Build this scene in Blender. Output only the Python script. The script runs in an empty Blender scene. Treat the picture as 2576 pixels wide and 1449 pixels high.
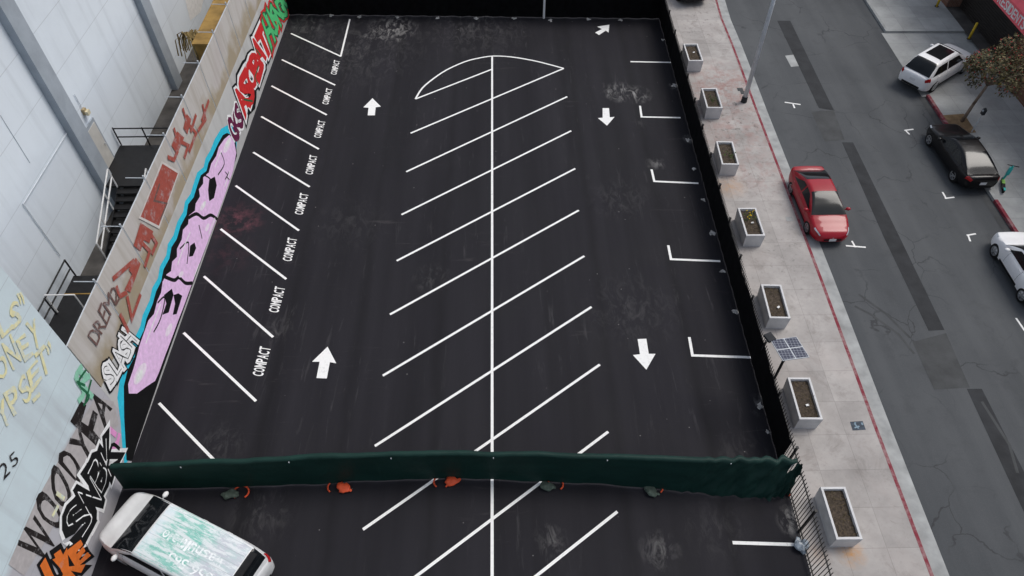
import bpy, bmesh, math, random
from mathutils import Vector, Matrix, noise
random.seed(7)
rad=math.radians
SC=bpy.context.scene; COL=SC.collection
# ------------------------------------------------------------------ camera model
CH=24.0; FPX=1791.0; TH=rad(49.9); PS=rad(1.03)
Z=Vector((0,0,1)); FH=Vector((math.sin(PS),math.cos(PS),0)); RT=Vector((math.cos(PS),-math.sin(PS),0))
FW=FH*math.cos(TH)-Z*math.sin(TH); UP=FH*math.sin(TH)+Z*math.cos(TH); CAM=Vector((0,0,CH))
def ray(px,py): return RT*(px-1288)+UP*(724.5-py)+FW*FPX
def G(px,py,z=0.0):
    d=ray(px,py); return CAM+d*((z-CH)/d.z)
def onplane(px,py,p0,n):
    d=ray(px,py); return CAM+d*((p0-CAM).dot(n)/d.dot(n))
cd=bpy.data.cameras.new('camera'); cam=bpy.data.objects.new('camera',cd); COL.objects.link(cam)
cam.location=CAM; cam.rotation_euler=(math.pi/2-TH,0,-PS); cd.sensor_width=36; cd.lens=36*FPX/2576; cd.clip_end=2000
SC.camera=cam
# ------------------------------------------------------------------ world, light
w=bpy.data.worlds.new('World'); SC.world=w; w.use_nodes=True; nt=w.node_tree
bg=nt.nodes['Background']; sky=nt.nodes.new('ShaderNodeTexSky'); sky.sky_type='NISHITA'; sky.sun_disc=False
EL=rad(56); AZ=rad(62); sky.sun_elevation=EL; sky.sun_rotation=AZ; sky.dust_density=3.0
hs=nt.nodes.new('ShaderNodeHueSaturation'); hs.inputs['Saturation'].default_value=0.55
nt.links.new(sky.outputs[0],hs.inputs['Color']); nt.links.new(hs.outputs[0],bg.inputs[0]); bg.inputs[1].default_value=0.15
sl=bpy.data.lights.new('sun','SUN'); sl.energy=1.5; sl.angle=rad(26); sl.color=(1,0.965,0.92)
so=bpy.data.objects.new('sun',sl); COL.objects.link(so)
sp=Vector((math.sin(AZ)*math.cos(EL),math.cos(AZ)*math.cos(EL),math.sin(EL)))
so.rotation_euler=(-sp).to_track_quat('-Z','Y').to_euler(); so.location=(10,10,50)
SC.view_settings.view_transform='Standard'; SC.view_settings.look='None'; SC.view_settings.exposure=0
# ------------------------------------------------------------------ materials
class NB:
    def __init__(s,name):
        s.m=bpy.data.materials.new(name); s.m.use_nodes=True; s.t=s.m.node_tree
        s.b=s.t.nodes['Principled BSDF']; s.tc=s.t.nodes.new('ShaderNodeTexCoord'); s.co=s.tc.outputs['Object']
    def put(s,sock,v):
        if isinstance(v,bpy.types.NodeSocket): s.t.links.new(v,sock)
        else: sock.default_value=v
    def noise(s,scale,detail=4,vec=None,stretch=None,rough=.55,dist=0):
        n=s.t.nodes.new('ShaderNodeTexNoise'); v=vec or s.co
        if stretch:
            mp=s.t.nodes.new('ShaderNodeMapping'); mp.inputs['Scale'].default_value=stretch; s.t.links.new(v,mp.inputs[0]); v=mp.outputs[0]
        s.t.links.new(v,n.inputs['Vector']); n.inputs['Scale'].default_value=scale; n.inputs['Detail'].default_value=detail
        n.inputs['Roughness'].default_value=rough; n.inputs['Distortion'].default_value=dist
        return n.outputs['Fac']
    def mr(s,v,a,b,c=0.0,d=1.0):
        n=s.t.nodes.new('ShaderNodeMapRange'); s.put(n.inputs[0],v)
        for i,x in enumerate((a,b,c,d)): n.inputs[1+i].default_value=x
        return n.outputs[0]
    def math(s,op,a,b=0.0,clamp=False):
        n=s.t.nodes.new('ShaderNodeMath'); n.operation=op; n.use_clamp=clamp; s.put(n.inputs[0],a); s.put(n.inputs[1],b); return n.outputs[0]
    def mix(s,f,a,b):
        n=s.t.nodes.new('ShaderNodeMix'); n.data_type='RGBA'; s.put(n.inputs['Factor'],f)
        ca=[x for x in n.inputs if x.name=='A' and x.type=='RGBA'][0]; cb=[x for x in n.inputs if x.name=='B' and x.type=='RGBA'][0]
        s.put(ca,(*a,1) if isinstance(a,tuple) and len(a)==3 else a); s.put(cb,(*b,1) if isinstance(b,tuple) and len(b)==3 else b)
        return [x for x in n.outputs if x.type=='RGBA'][0]
    def dist(s,p):
        n=s.t.nodes.new('ShaderNodeVectorMath'); n.operation='DISTANCE'; s.t.links.new(s.co,n.inputs[0]); n.inputs[1].default_value=p; return n.outputs['Value']
    def sep(s):
        n=s.t.nodes.new('ShaderNodeSeparateXYZ'); s.t.links.new(s.co,n.inputs[0]); return n.outputs
    def bump(s,h,st=.3,d=.02):
        n=s.t.nodes.new('ShaderNodeBump'); n.inputs['Strength'].default_value=st; n.inputs['Distance'].default_value=d
        s.t.links.new(h,n.inputs['Height']); s.t.links.new(n.outputs[0],s.b.inputs['Normal'])
    def fin(s,col,rough=.8,spec=.3,metal=0,coat=0):
        s.put(s.b.inputs['Base Color'],(*col,1) if isinstance(col,tuple) and len(col)==3 else col); s.put(s.b.inputs['Roughness'],rough)
        s.b.inputs['Specular IOR Level'].default_value=spec; s.b.inputs['Metallic'].default_value=metal
        s.b.inputs['Coat Weight'].default_value=coat; s.b.inputs['Coat Roughness'].default_value=.05
        return s.m
def M(name,c,rough=.7,var=.15,scale=3,metal=0,spec=.3,coat=0,bump=0,detail=5):
    b=NB(name); n=b.noise(scale,detail); f=b.mr(n,.3,.7)
    a=tuple(max(0,x*(1-var)) for x in c); d=tuple(min(1,x*(1+var)) for x in c)
    if bump: b.bump(b.noise(scale*8,3),bump,.02)
    return b.fin(b.mix(f,a,d),rough,spec,metal,coat)
def mat_paint_white():
    b=NB('road_paint'); n=b.noise(9,6); n2=b.noise(1.2,3)
    f=b.math('MULTIPLY',b.mr(n,.52,.72),b.mr(n2,.35,.75,.1,.7)); return b.fin(b.mix(f,(.82,.82,.80),(.42,.42,.42)),.7,.2)
def stains(b,lst,col,c2,thr=(.42,.66),nscale=2.6,stretch=None,dist=0):
    nz=b.mr(b.noise(nscale,9,rough=.72,stretch=stretch,dist=dist),*thr)
    tot=None
    for p,r,s_ in lst:
        v=b.mr(b.dist(p),r,r*.1,0,s_); tot=v if tot is None else b.math('MAXIMUM',tot,v)
    return b.mix(b.math('MULTIPLY',tot,nz,True),col,c2)
def mat_lot():
    b=NB('fresh_asphalt')
    n1=b.noise(1,5,stretch=(.75,.045,1)); n2=b.noise(.22,6,rough=.6); n3=b.noise(40,3,rough=.8)
    f=b.math('ADD',b.math('MULTIPLY',b.mr(n1,.32,.68),.6),b.math('MULTIPLY',b.mr(n2,.3,.7),.4))
    col=b.mix(f,(.0060,.0058,.0080),(.0205,.0196,.0245))
    col=b.mix(b.math('MULTIPLY',b.mr(n3,.45,.8),.3),col,(.038,.036,.042))
    x=b.sep()[0]
    for i,xx in enumerate((-9.2,-6.1,-2.7,4.2,7.6)):
        wob=b.math('ADD',x,b.mr(b.noise(.5,3),0,1,-.25,.25)); d=b.math('ABSOLUTE',b.math('SUBTRACT',wob,xx))
        col=b.mix(b.math('MULTIPLY',b.mr(d,.35,0),.4),col,(.005,.005,.006))
    sc=b.math('MULTIPLY',b.mr(b.noise(1,6,stretch=(3.5,.35,1),rough=.7,dist=.6),.58,.72),b.mr(b.noise(.16,3),.46,.62)); col=b.mix(b.math('MULTIPLY',sc,.12),col,(.35,.34,.34))
    sc=b.math('MULTIPLY',b.mr(b.noise(1,6,stretch=(.4,3.2,1),rough=.7,dist=.8),.60,.72),b.mr(b.noise(.13,3,stretch=(1,1.3,2)),.49,.62)); col=b.mix(b.math('MULTIPLY',sc,.10),col,(.32,.29,.28))
    vo=b.t.nodes.new('ShaderNodeTexVoronoi'); vo.inputs['Scale'].default_value=1.3; b.t.links.new(b.co,vo.inputs['Vector'])
    col=b.mix(b.math('MULTIPLY',b.mr(vo.outputs['Distance'],.035,.02),.4),col,(.5,.48,.46))
    g=lambda x,y:tuple(G(x,y))
    wh=[(g(985,74),1.8,.9),(g(940,86),1.2,.5),(g(1560,232),1.1,.75),(g(1600,238),1.0,.7),(g(900,115),5,.12),(g(1085,700),1.0,.14),(g(1590,780),2.4,.07),(g(1660,1385),.8,.25),(g(1385,1360),.7,.24),
        (g(1560,500),1.8,.08),(g(1650,412),.6,.35),(g(2000,1312),.7,.9),(g(1915,1020),.6,.4),(g(1700,216),.5,.6),(g(1735,350),.45,.5),(g(550,1120),1.2,.10),(g(1880,1150),1.4,.08),
        (g(700,830),.9,.14),(g(660,1290),1.4,.10),(g(780,60),2.5,.16),(g(1200,64),4,.13),(g(1800,1330),1.4,.06),(g(880,560),2.2,.05)]
    col=stains(b,wh,col,(.40,.39,.38),(.47,.66),1.7,(1.5,.7,1),1.2)
    col=stains(b,[(g(595,556),1.5,.55),(g(628,562),.7,.6),(g(575,640),1.4,.15)],col,(.19,.065,.08),(.46,.62),1.5)
    b.bump(b.noise(55,3),.35,.012)
    return b.fin(col,b.mr(n2,.3,.7,.66,.88),.2)
def mat_street():
    b=NB('street_asphalt')
    n1=b.noise(.18,6); n2=b.noise(1,5,stretch=(.9,.06,1)); n3=b.noise(35,3,rough=.8); n4=b.noise(1.1,8,rough=.75)
    f=b.math('ADD',b.math('MULTIPLY',b.mr(n1,.3,.7),.5),b.math('MULTIPLY',b.mr(n2,.3,.7),.5))
    col=b.mix(f,(.050,.055,.060),(.098,.104,.109)); col=b.mix(b.math('MULTIPLY',b.mr(n3,.5,.8),.3),col,(.16,.16,.16))
    col=b.mix(b.math('MULTIPLY',b.mr(n4,.54,.70),.35),col,(.045,.047,.05))
    wv=b.t.nodes.new('ShaderNodeVectorMath'); wv.operation='ADD'
    nn=b.t.nodes.new('ShaderNodeTexNoise'); nn.inputs['Scale'].default_value=.9; nn.inputs['Detail'].default_value=5; b.t.links.new(b.co,nn.inputs[0])
    b.t.links.new(b.co,wv.inputs[0]); b.t.links.new(nn.outputs['Color'],wv.inputs[1])
    vo=b.t.nodes.new('ShaderNodeTexVoronoi'); vo.feature='DISTANCE_TO_EDGE'; vo.inputs['Scale'].default_value=.36; b.t.links.new(wv.outputs[0],vo.inputs['Vector'])
    crack=b.math('MULTIPLY',b.mr(vo.outputs['Distance'],.011,.003),b.mr(b.noise(.3,3),.46,.58))
    col=b.mix(b.math('MULTIPLY',crack,.55),col,(.022,.022,.024))
    b.bump(n3,.3,.012)
    return b.fin(col,.82,.25)
def mat_walk(name,c,red):
    b=NB(name)
    br=b.t.nodes.new('ShaderNodeTexBrick'); br.offset=0; br.inputs['Scale'].default_value=1; br.inputs['Brick Width'].default_value=1.42; br.inputs['Row Height'].default_value=1.42
    br.inputs['Mortar Size'].default_value=.010; br.inputs['Color1'].default_value=(1,1,1,1); br.inputs['Color2'].default_value=(.82,.82,.82,1); br.inputs['Mortar'].default_value=(.68,.68,.68,1)
    b.t.links.new(b.co,br.inputs['Vector'])
    n=b.noise(.5,7,rough=.65); n2=b.noise(6,6,rough=.7)
    col=b.mix(b.mr(n,.3,.7),tuple(x*.74 for x in c),tuple(min(1,x*1.14) for x in c))
    col=b.mix(b.math('MULTIPLY',b.mr(n2,.55,.75),.35),col,tuple(x*.5 for x in c))
    mm=b.t.nodes.new('ShaderNodeMix'); mm.data_type='RGBA'; mm.blend_type='MULTIPLY'; mm.inputs['Factor'].default_value=1
    ca=[x for x in mm.inputs if x.name=='A' and x.type=='RGBA'][0]; cb=[x for x in mm.inputs if x.name=='B' and x.type=='RGBA'][0]
    b.t.links.new(col,ca); b.t.links.new(br.outputs['Color'],cb); col=[x for x in mm.outputs if x.type=='RGBA'][0]
    if red:
        col=b.mix(b.math('MULTIPLY',b.mr(b.noise(.9,8,rough=.75,dist=.7),.52,.68),.5),col,(.19,.17,.155))
        col=b.mix(b.math('MULTIPLY',b.mr(b.noise(.35,6,rough=.7),.50,.68),.25),col,(.40,.345,.32))
        col=stains(b,[(tuple(G(1830,230)),3.6,.85),(tuple(G(1850,330)),3.0,.55),(tuple(G(1900,430)),2.4,.45)],col,(.30,.16,.14),(.44,.6),1.6)
        col=stains(b,[(tuple(G(1820,290)),5,.8),(tuple(G(1760,60)),4,.6),(tuple(G(1870,450)),3,.6),(tuple(G(1950,640)),3,.4)],col,(.09,.085,.08),(.55,.66),3)
        col=stains(b,[(tuple(G(2140,1392)),.6,.8),(tuple(G(1835,470)),1.0,.5),(tuple(G(2060,1395)),.5,.3)],col,(.45,.22,.06),(.35,.6),4)
    b.bump(n2,.15,.01)
    return b.fin(col,.85,.25)
def mat_wall(name,lo,hi,split,c_stain,lines=1.2):
    b=NB(name); s=b.sep()
    n=b.noise(.35,7,rough=.65); nv=b.noise(1,5,stretch=(1.6,1.6,.12)); n2=b.noise(9,5)
    zz=b.math('ADD',s[2],b.mr(b.noise(.9,4),0,1,-.5,.5))
    col=b.mix(b.mr(zz,split-.15,split+.15),lo,hi)
    col=b.mix(b.math('MULTIPLY',b.mr(n,.45,.75),.45),col,c_stain)
    col=b.mix(b.math('MULTIPLY',b.mr(nv,.52,.75),.35),col,tuple(x*.75 for x in c_stain))
    if lines:
        fr=b.math('ABSOLUTE',b.math('SUBTRACT',b.math('FRACT',b.math('DIVIDE',s[2],lines)),.5))
        col=b.mix(b.math('MULTIPLY',b.mr(fr,.012,.004),.35),col,tuple(x*.5 for x in c_stain))
    b.bump(n2,.15,.01)
    return b.fin(col,.85,.2)
m_lot=mat_lot(); m_street=mat_street(); m_paint=mat_paint_white()
m_walk=mat_walk('sidewalk_concrete',(.435,.41,.39),True); m_walk2=mat_walk('far_sidewalk_concrete',(.42,.43,.42),False)
m_ground=M('bare_ground',(.10,.098,.095),.9,.3,.5); m_alley=M('alley_concrete',(.075,.07,.065),.9,.4,1.2,bump=.3)
m_gutter=M('gutter_concrete',(.33,.34,.335),.85,.25,1.5,bump=.2); m_patch=M('asphalt_patch',(.029,.031,.034),.85,.25,1.5,bump=.3)
m_patch2=M('old_asphalt_patch',(.058,.061,.063),.85,.2,1.5,bump=.3)
def mat_redcurb():
    b=NB('faded_red_curb_paint'); f=b.math('MULTIPLY',b.mr(b.noise(1.6,8,rough=.78),.46,.62),.75); return b.fin(b.mix(f,(.205,.035,.05),(.33,.24,.235)),.85,.15)
m_redcurb=mat_redcurb()
m_wall=mat_wall('graffiti_wall_concrete',(.46,.46,.455),(.52,.52,.51),2.0,(.33,.31,.29),0)
m_bigwall=mat_wall('pale_blue_stucco',(.67,.73,.79),(.70,.76,.82),5,(.56,.61,.66),1.9)
m_nearwall=mat_wall('painted_block_wall',(.46,.45,.48),(.60,.70,.74),3.9,(.44,.45,.48),1.22)
m_pil=M('grey_pilaster',(.33,.37,.415),.8,.1,1.5)
m_black=M('black_steel',(.012,.012,.013),.5,.3,4); m_mesh=M('black_mesh_fabric',(.0045,.0045,.005),.95,.4,3,spec=.08)
m_white=M('white_paint',(.74,.74,.73),.5,.1,4); m_galv=M('galvanised_steel',(.52,.55,.58),.5,.12,5,metal=.2)
m_conc=M('planter_concrete',(.60,.60,.60),.85,.12,2.5,bump=.15); m_soil=M('dry_soil',(.070,.054,.040),.95,.5,14,bump=.8)
m_foot=M('spilled_concrete',(.42,.41,.39),.9,.4,6,bump=.4)
m_orange=M('orange_plastic',(.75,.10,.035),.5,.15,4); m_bag=M('grey_green_sandbag',(.075,.10,.08),.8,.4,9,bump=.4)
m_twig=M('dry_twigs',(.13,.10,.05),.9,.4,6); m_leafy=M('small_green_leaves',(.07,.10,.03),.8,.4,6); m_yflow=M('yellow_flowers',(.7,.45,.02),.8,.1,6)
def mat_green():
    b=NB('green_screen_fabric'); n=b.noise(1,6,stretch=(.8,.8,2.5)); f=b.mr(n,.3,.7)
    b.bump(b.noise(1.6,4,stretch=(1,1,.5),dist=.6),.4,.10)
    return b.fin(b.mix(f,(.0034,.022,.0175),(.0068,.034,.027)),.6,.25)
m_green=mat_green()
def mat_screen():
    b=NB('weathered_screen_panel'); s=b.sep()
    zz=b.math('ADD',s[2],b.mr(b.noise(.5,5),0,1,-1.9,1.9)); n=b.noise(1,6,stretch=(3,3,.25)); n2=b.noise(.5,5)
    col=b.mix(b.mr(zz,.35,1.1),(.36,.30,.21),(.52,.495,.47)); col=b.mix(b.math('MULTIPLY',b.mr(n,.45,.7),.5),col,(.33,.29,.24)); col=b.mix(b.math('MULTIPLY',b.mr(n2,.5,.7),.5),col,(.47,.42,.41))
    return b.fin(col,.8,.2)
m_screen=mat_screen()
m_ochre=M('ochre_painted_metal',(.27,.165,.045),.75,.35,1.5); m_tan=M('tan_lamp_metal',(.36,.28,.16),.7,.2,4)
def flat(name,c,wear=.45,thr=.56,under=(.42,.41,.42)):
    b=NB(name); f=b.mr(b.noise(5,5),.3,.7); col=b.mix(f,tuple(x*.88 for x in c),tuple(min(1,x*1.1) for x in c))
    nz=b.mr(b.noise(2.3,9,rough=.78),thr,thr+.12); col=b.mix(b.math('MULTIPLY',nz,wear),col,under); b.bump(b.noise(9,5),.15,.01)
    return b.fin(col,.8,.15)
g_cyan=flat('cyan_spray',(.035,.55,.74),.2,.6); g_pink=flat('pink_spray',(.84,.57,.85),.12,.62); g_black=flat('black_spray',(.008,.008,.009),.15,.6); g_white=flat('white_spray',(.85,.85,.85),.3,.58)
g_lpink=flat('pale_pink_spray',(.88,.76,.88),.15,.6); g_red=flat('red_spray',(.60,.028,.03),.25,.58); g_green=flat('green_spray',(.09,.55,.20),.3); g_dgreen=flat('dark_green_spray',(.02,.13,.06)); g_purple=flat('maroon_spray',(.13,.015,.06),.3)
g_yellow=flat('pale_yellow_spray',(.78,.73,.42),.8,.47,(.56,.64,.66)); g_brown=flat('rust_brown_spray',(.36,.085,.065),.6,.52); g_dbrown=flat('faded_brown_spray',(.16,.09,.08),.6,.52); g_org=flat('orange_spray',(.72,.17,.03)); g_hot=flat('hot_pink_spray',(.78,.32,.62)); g_mint=flat('mint_spray',(.27,.58,.42))
g_buff=flat('grey_buff_paint',(.45,.42,.42)); g_spray=flat('thin_black_spray',(.020,.016,.016),.6,.53); g_pale=flat('pale_outline_spray',(.62,.58,.55),.5,.54)
# ------------------------------------------------------------------ mesh helpers
ORG={}
def org(o): return ORG.get(o.name,Vector((0,0,0))) if o else Vector((0,0,0))
class MB:
    def __init__(s): s.v=[]; s.f=[]
    def poly(s,pts):
        i=len(s.v); s.v+= [Vector(p) for p in pts]; s.f.append(list(range(i,i+len(pts))))
    def prism(s,pts,h,down=False):
        n=len(pts); i=len(s.v); a=[Vector(p) for p in pts]; b=[p+Z*h for p in a]; s.v+=a+b
        s.f.append([i+n+k for k in range(n)]); s.f.append([i+k for k in reversed(range(n))])
        for k in range(n): s.f.append([i+k,i+(k+1)%n,i+n+(k+1)%n,i+n+k])
    def box(s,c,sz,rz=0,mx=None):
        c=Vector(c); i=len(s.v); m=mx or Matrix.Rotation(rz,3,'Z')
        for a in (-1,1):
            for b in (-1,1):
                for d in (-1,1): s.v.append(c+m@Vector((a*sz[0]/2,b*sz[1]/2,d*sz[2]/2)))
        for q in ((0,1,3,2),(4,6,7,5),(0,4,5,1),(2,3,7,6),(0,2,6,4),(1,5,7,3)): s.f.append([i+k for k in q])
    def tube(s,p0,p1,r,n=8,r1=None):
        p0=Vector(p0);p1=Vector(p1); r1=r if r1 is None else r1; d=(p1-p0).normalized(); a=d.orthogonal().normalized(); b=d.cross(a); i=len(s.v)
        for k in range(n):
            t=2*math.pi*k/n; o=a*math.cos(t)+b*math.sin(t); s.v+=[p0+o*r,p1+o*r1]
        for k in range(n):
            j=(k+1)%n; s.f.append([i+2*k,i+2*j,i+2*j+1,i+2*k+1])
        s.f.append([i+2*k for k in reversed(range(n))]); s.f.append([i+2*k+1 for k in range(n)])
    def path(s,pts,r,n=7):
        for a,b in zip(pts,pts[1:]): s.tube(a,b,r,n)
    def ell(s,c,rx,ry,rz,nu=10,nv=7,mx=None,jit=0):
        c=Vector(c); i=len(s.v); m=mx or Matrix.Identity(3)
        for a in range(nv+1):
            ph=math.pi*a/nv
            for k in range(nu):
                t=2*math.pi*k/nu; q=Vector((rx*math.sin(ph)*math.cos(t),ry*math.sin(ph)*math.sin(t),rz*math.cos(ph)))
                if jit: q*=1+jit*noise.noise(q*6+c)
                s.v.append(c+m@q)
        for a in range(nv):
            for k in range(nu):
                j=(k+1)%nu; s.f.append([i+a*nu+k,i+(a+1)*nu+k,i+(a+1)*nu+j,i+a*nu+j])
    def grid(s,rows):
        i=len(s.v); n=len(rows[0])
        for r in rows: s.v+=[Vector(p) for p in r]
        for a in range(len(rows)-1):
            for b in range(n-1): s.f.append([i+a*n+b,i+a*n+b+1,i+(a+1)*n+b+1,i+(a+1)*n+b])
    def ribbon(s,pts,wd,n=Z,off=0):
        pts=[Vector(p) for p in pts]; L=[];R_=[]
        for k,p in enumerate(pts):
            a=(p-pts[k-1]).normalized() if k else None; b=(pts[k+1]-p).normalized() if k<len(pts)-1 else None
            t=(a+b).normalized() if a and b else (a or b); sd=t.cross(n).normalized()
            sc=1/max(.5,t.dot(a)) if a and b else 1
            L.append(p+sd*wd/2*sc+n*off); R_.append(p-sd*wd/2*sc+n*off)
        s.grid([L,R_])
    def lathe_y(s,c,prof,n=20):
        c=Vector(c); i=len(s.v); m=len(prof)
        for k in range(n):
            t=2*math.pi*k/n
            for r,y in prof: s.v.append(c+Vector((r*math.cos(t),y,r*math.sin(t))))
        for k in range(n):
            j=(k+1)%n
            for q in range(m-1): s.f.append([i+k*m+q,i+k*m+q+1,i+j*m+q+1,i+j*m+q])
    def build(s,name,mat,parent=None,smooth=False,at=None,stuff=False):
        o0=Vector(at) if (at is not None and parent is None) else org(parent)
        me=bpy.data.meshes.new(name); me.from_pydata([tuple(v-o0) for v in s.v],[],s.f); me.update()
        me.materials.append(mat)
        if smooth: me.polygons.foreach_set('use_smooth',[True]*len(me.polygons))
        o=bpy.data.objects.new(name,me); COL.objects.link(o)
        if parent: o.parent=parent
        elif at is not None: o.location=o0
        if stuff: o['kind']='stuff'
        ORG[o.name]=o0; return o
def tag(o,label,cat,group=None):
    o['label']=label; o['category']=cat
    if group: o['group']=group
    return o
def thing(name,label,cat,loc=(0,0,0),group=None,rz=0,local=False):
    o=bpy.data.objects.new(name,None); COL.objects.link(o); o.location=loc; o.rotation_euler=(0,0,rz); o.empty_display_size=.2
    ORG[o.name]=Vector((0,0,0)) if local else Vector(loc)
    return tag(o,label,cat,group)
def struct(o): o['kind']='structure'; return o
def smooth_line(pts,n=5):
    out=[]
    for i in range(len(pts)-1):
        p0=pts[max(0,i-1)];p1=pts[i];p2=pts[i+1];p3=pts[min(len(pts)-1,i+2)]
        for k in range(n):
            t=k/n; out.append(tuple(.5*(2*p1[j]+(p2[j]-p0[j])*t+(2*p0[j]-5*p1[j]+4*p2[j]-p3[j])*t*t+(3*p1[j]-p0[j]-3*p2[j]+p3[j])*t**3) for j in (0,1)))
    out.append(pts[-1]); return out
GC={}
def glyph(ch,off):
    k=(ch,off)
    if k in GC: return GC[k]
    cu=bpy.data.curves.new('g','FONT'); cu.body=ch; cu.resolution_u=3; cu.offset=off
    ob=bpy.data.objects.new('g',cu); COL.objects.link(ob); bpy.context.view_layer.update()
    me=bpy.data.meshes.new_from_object(ob.evaluated_get(bpy.context.evaluated_depsgraph_get()))
    vs=[(v.co.x,v.co.y) for v in me.vertices]; fs=[list(p.vertices) for p in me.polygons]
    bpy.data.objects.remove(ob); bpy.data.curves.remove(cu); bpy.data.meshes.remove(me)
    GC[k]=(vs,fs); return GC[k]
WID={'I':.4,'.':.35,'1':.55,'i':.4,'l':.35,'"':.5,' ':.6,'W':1.3,'w':1.35,'M':1.2,'m':1.3,'t':.6,'r':.65}
def lettering(mb,txt,quad,n,off,fat=0.0,jit=0.0,gap=.14,seed=1,step=.0002):
    rnd=random.Random(seed); BL,BR,TR,TL=[Vector(p) for p in quad]
    tot=sum(WID.get(c,1)+gap for c in txt)-gap; x=0
    for idx,c in enumerate(txt):
        wd=WID.get(c,1); s0=x/tot; s1=(x+wd)/tot; x+=wd+gap
        if c==' ': continue
        vs0,_=glyph(c,0.0); vs,fs=glyph(c,fat)
        ax=min(v[0] for v in vs0); bx=max(v[0] for v in vs0); ay=min(v[1] for v in vs0); by=max(v[1] for v in vs0)
        t0,t1=0.0,1.0
        if c=='.': t1=.2
        elif c=='"': t0=.7
        elif c in 'acemnorsuvwxz': t1=.72
        t0+=rnd.uniform(-.1,.1)*jit; t1+=rnd.uniform(-.1,.2)*jit; an=rnd.uniform(-.25,.25)*jit; wj=rnd.uniform(-.05,.12)*jit/len(txt)
        i=len(mb.v)
        for (vx,vy) in vs:
            a=(vx-ax)/max(1e-4,bx-ax); b=(vy-ay)/max(1e-4,by-ay)
            s=s0-wj+(s1-s0+2*wj)*(a+an*(b-.5)); t=t0+(t1-t0)*b
            if jit: t+=.05*jit*math.sin(a*5+idx*1.7); s+=.04*jit/len(txt)*math.sin(b*6+idx)
            mb.v.append(BL*(1-s)*(1-t)+BR*s*(1-t)+TR*s*t+TL*(1-s)*t+n*(off+step*(idx%2)))
        for f in fs: mb.f.append([i+k for k in f])
# ------------------------------------------------------------------ ground
gd=MB(); gd.poly([(-600,-600,-.16),(600,-600,-.16),(600,900,-.16),(-600,900,-.16)]); struct(gd.build('ground',m_ground))
WA=G(728,38); WB=G(330,1165); WD=(WB-WA).normalized(); WN=Z.cross(WD).normalized()
if WN.x<0: WN=-WN
FA=G(1660,47); FB=G(2045,1470); FD=(FB-FA).normalized(); FE=FB+FD*5; FN=Z.cross(FD).normalized()
if FN.x<0: FN=-FN
lot=MB(); W_END=WB+WD*14; BK=Vector((0,.35,0))
lot.poly([WA+BK,FA+BK,FE+FD*3,W_END]); lot_o=struct(lot.build('parking_lot',m_lot))
RZ=-.12
curb_px=[(1788,-60),(1795,-15),(1812,45),(1838,108),(1862,172),(1900,276),(1990,512),(2060,697),(2130,887),(2200,1078),(2345,1462)]
CU=[G(x,y,.03) for x,y in curb_px]; RD=(CU[6]-CU[10]).normalized(); RE=RD.cross(Z).normalized()
CU.append(CU[-1]-RD*8); CU.insert(0,CU[0]+RD*40+RE*-3)
O=CU[7].copy()
def RP(e,y,z=0): return Vector((O.x,O.y,0))+RE*e+RD*y+Z*z
def rc(px,py,z=0):
    p=G(px,py,z)-O; return p.dot(RE),p.dot(RD)
eF=rc(2350,255,.03)[0]; eB=rc(2480,147,.03)[0]
st=MB(); st.poly([RP(-9,-45,RZ),RP(eF+1,-45,RZ),RP(eF+1,120,RZ),RP(-9,120,RZ)]); struct(st.build('street',m_street))
sw=MB(); base=[p.copy() for p in ([FE+FD*3+FN*.02,FA+FN*.02,FA-FD*40+FN*.02]+CU)]
for p in base: p.z=-.15
sw.prism(base,.17); struct(sw.build('sidewalk',m_walk))
def strip(pts,a,b,z0,z1):
    mb=MB(); n=len(pts)
    L=[];R_=[]
    for k,p in enumerate(pts):
        t=(pts[min(n-1,k+1)]-pts[max(0,k-1)]).normalized(); sd=t.cross(Z).normalized()
        if sd.x<0: sd=-sd
        L.append(Vector((p.x,p.y,0))+sd*a); R_.append(Vector((p.x,p.y,0))+sd*b)
    rows=[[p+Z*z0 for p in L],[p+Z*z1 for p in L],[p+Z*z1 for p in R_],[p+Z*z0 for p in R_]]
    mb.grid(rows); return mb
struct(strip(CU,0.0,.13,-.15,.024).build('curb',m_redcurb))
struct(strip(CU,.13,.72,-.15,-.112).build('gutter',m_gutter))
d0=rc(2338,238,.03)[1]; d1=rc(2238,78,.03)[1]
for a,b in ((-45,d0),(d1,120)):
    mb=MB(); mb.prism([RP(eF,a,-.15),RP(eB+.3,a,-.15),RP(eB+.3,b,-.15),RP(eF,b,-.15)],.18); struct(mb.build('far_sidewalk',m_walk2))
dv=MB(); dv.poly([RP(eF-.4,d0,-.105),RP(eB+.3,d0,-.105),RP(eB+.3,d1,-.105),RP(eF-.4,d1,-.105)]); struct(dv.build('driveway',m_walk2))
m_curb=m_gutter
for a,b,mt in ((rc(2392,322)[1],d0,m_redcurb),(rc(2500,503)[1],rc(2392,322)[1]-.0,m_curb),(rc(2565,588)[1],rc(2500,503)[1],m_redcurb),(-45,rc(2565,588)[1],m_curb),(d1,d1+7,m_curb),(d1+7,d1+14,m_redcurb),(d1+14,120,m_curb)):
    mb=MB(); mb.prism([RP(eF-.17,a,-.15),RP(eF-.003,a,-.15),RP(eF-.003,b,-.15),RP(eF-.17,b,-.15)],.185); struct(mb.build('far_curb',mt))
mb=MB(); mb.poly([RP(eF-.6,-45,-.113),RP(eF-.17,-45,-.113),RP(eF-.17,d0,-.113),RP(eF-.6,d0,-.113)]); struct(mb.build('far_gutter',m_patch2))
street=bpy.data.objects['street']
def spoly(pts,name,mat,z,parent=street):
    mb=MB(); mb.poly([G(x,y,z) for x,y in pts]); return mb.build(name,mat,parent)
spoly([(1955,52),(1988,52),(2098,278),(2060,272)],'trench_patch',m_patch,-.116)
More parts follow.
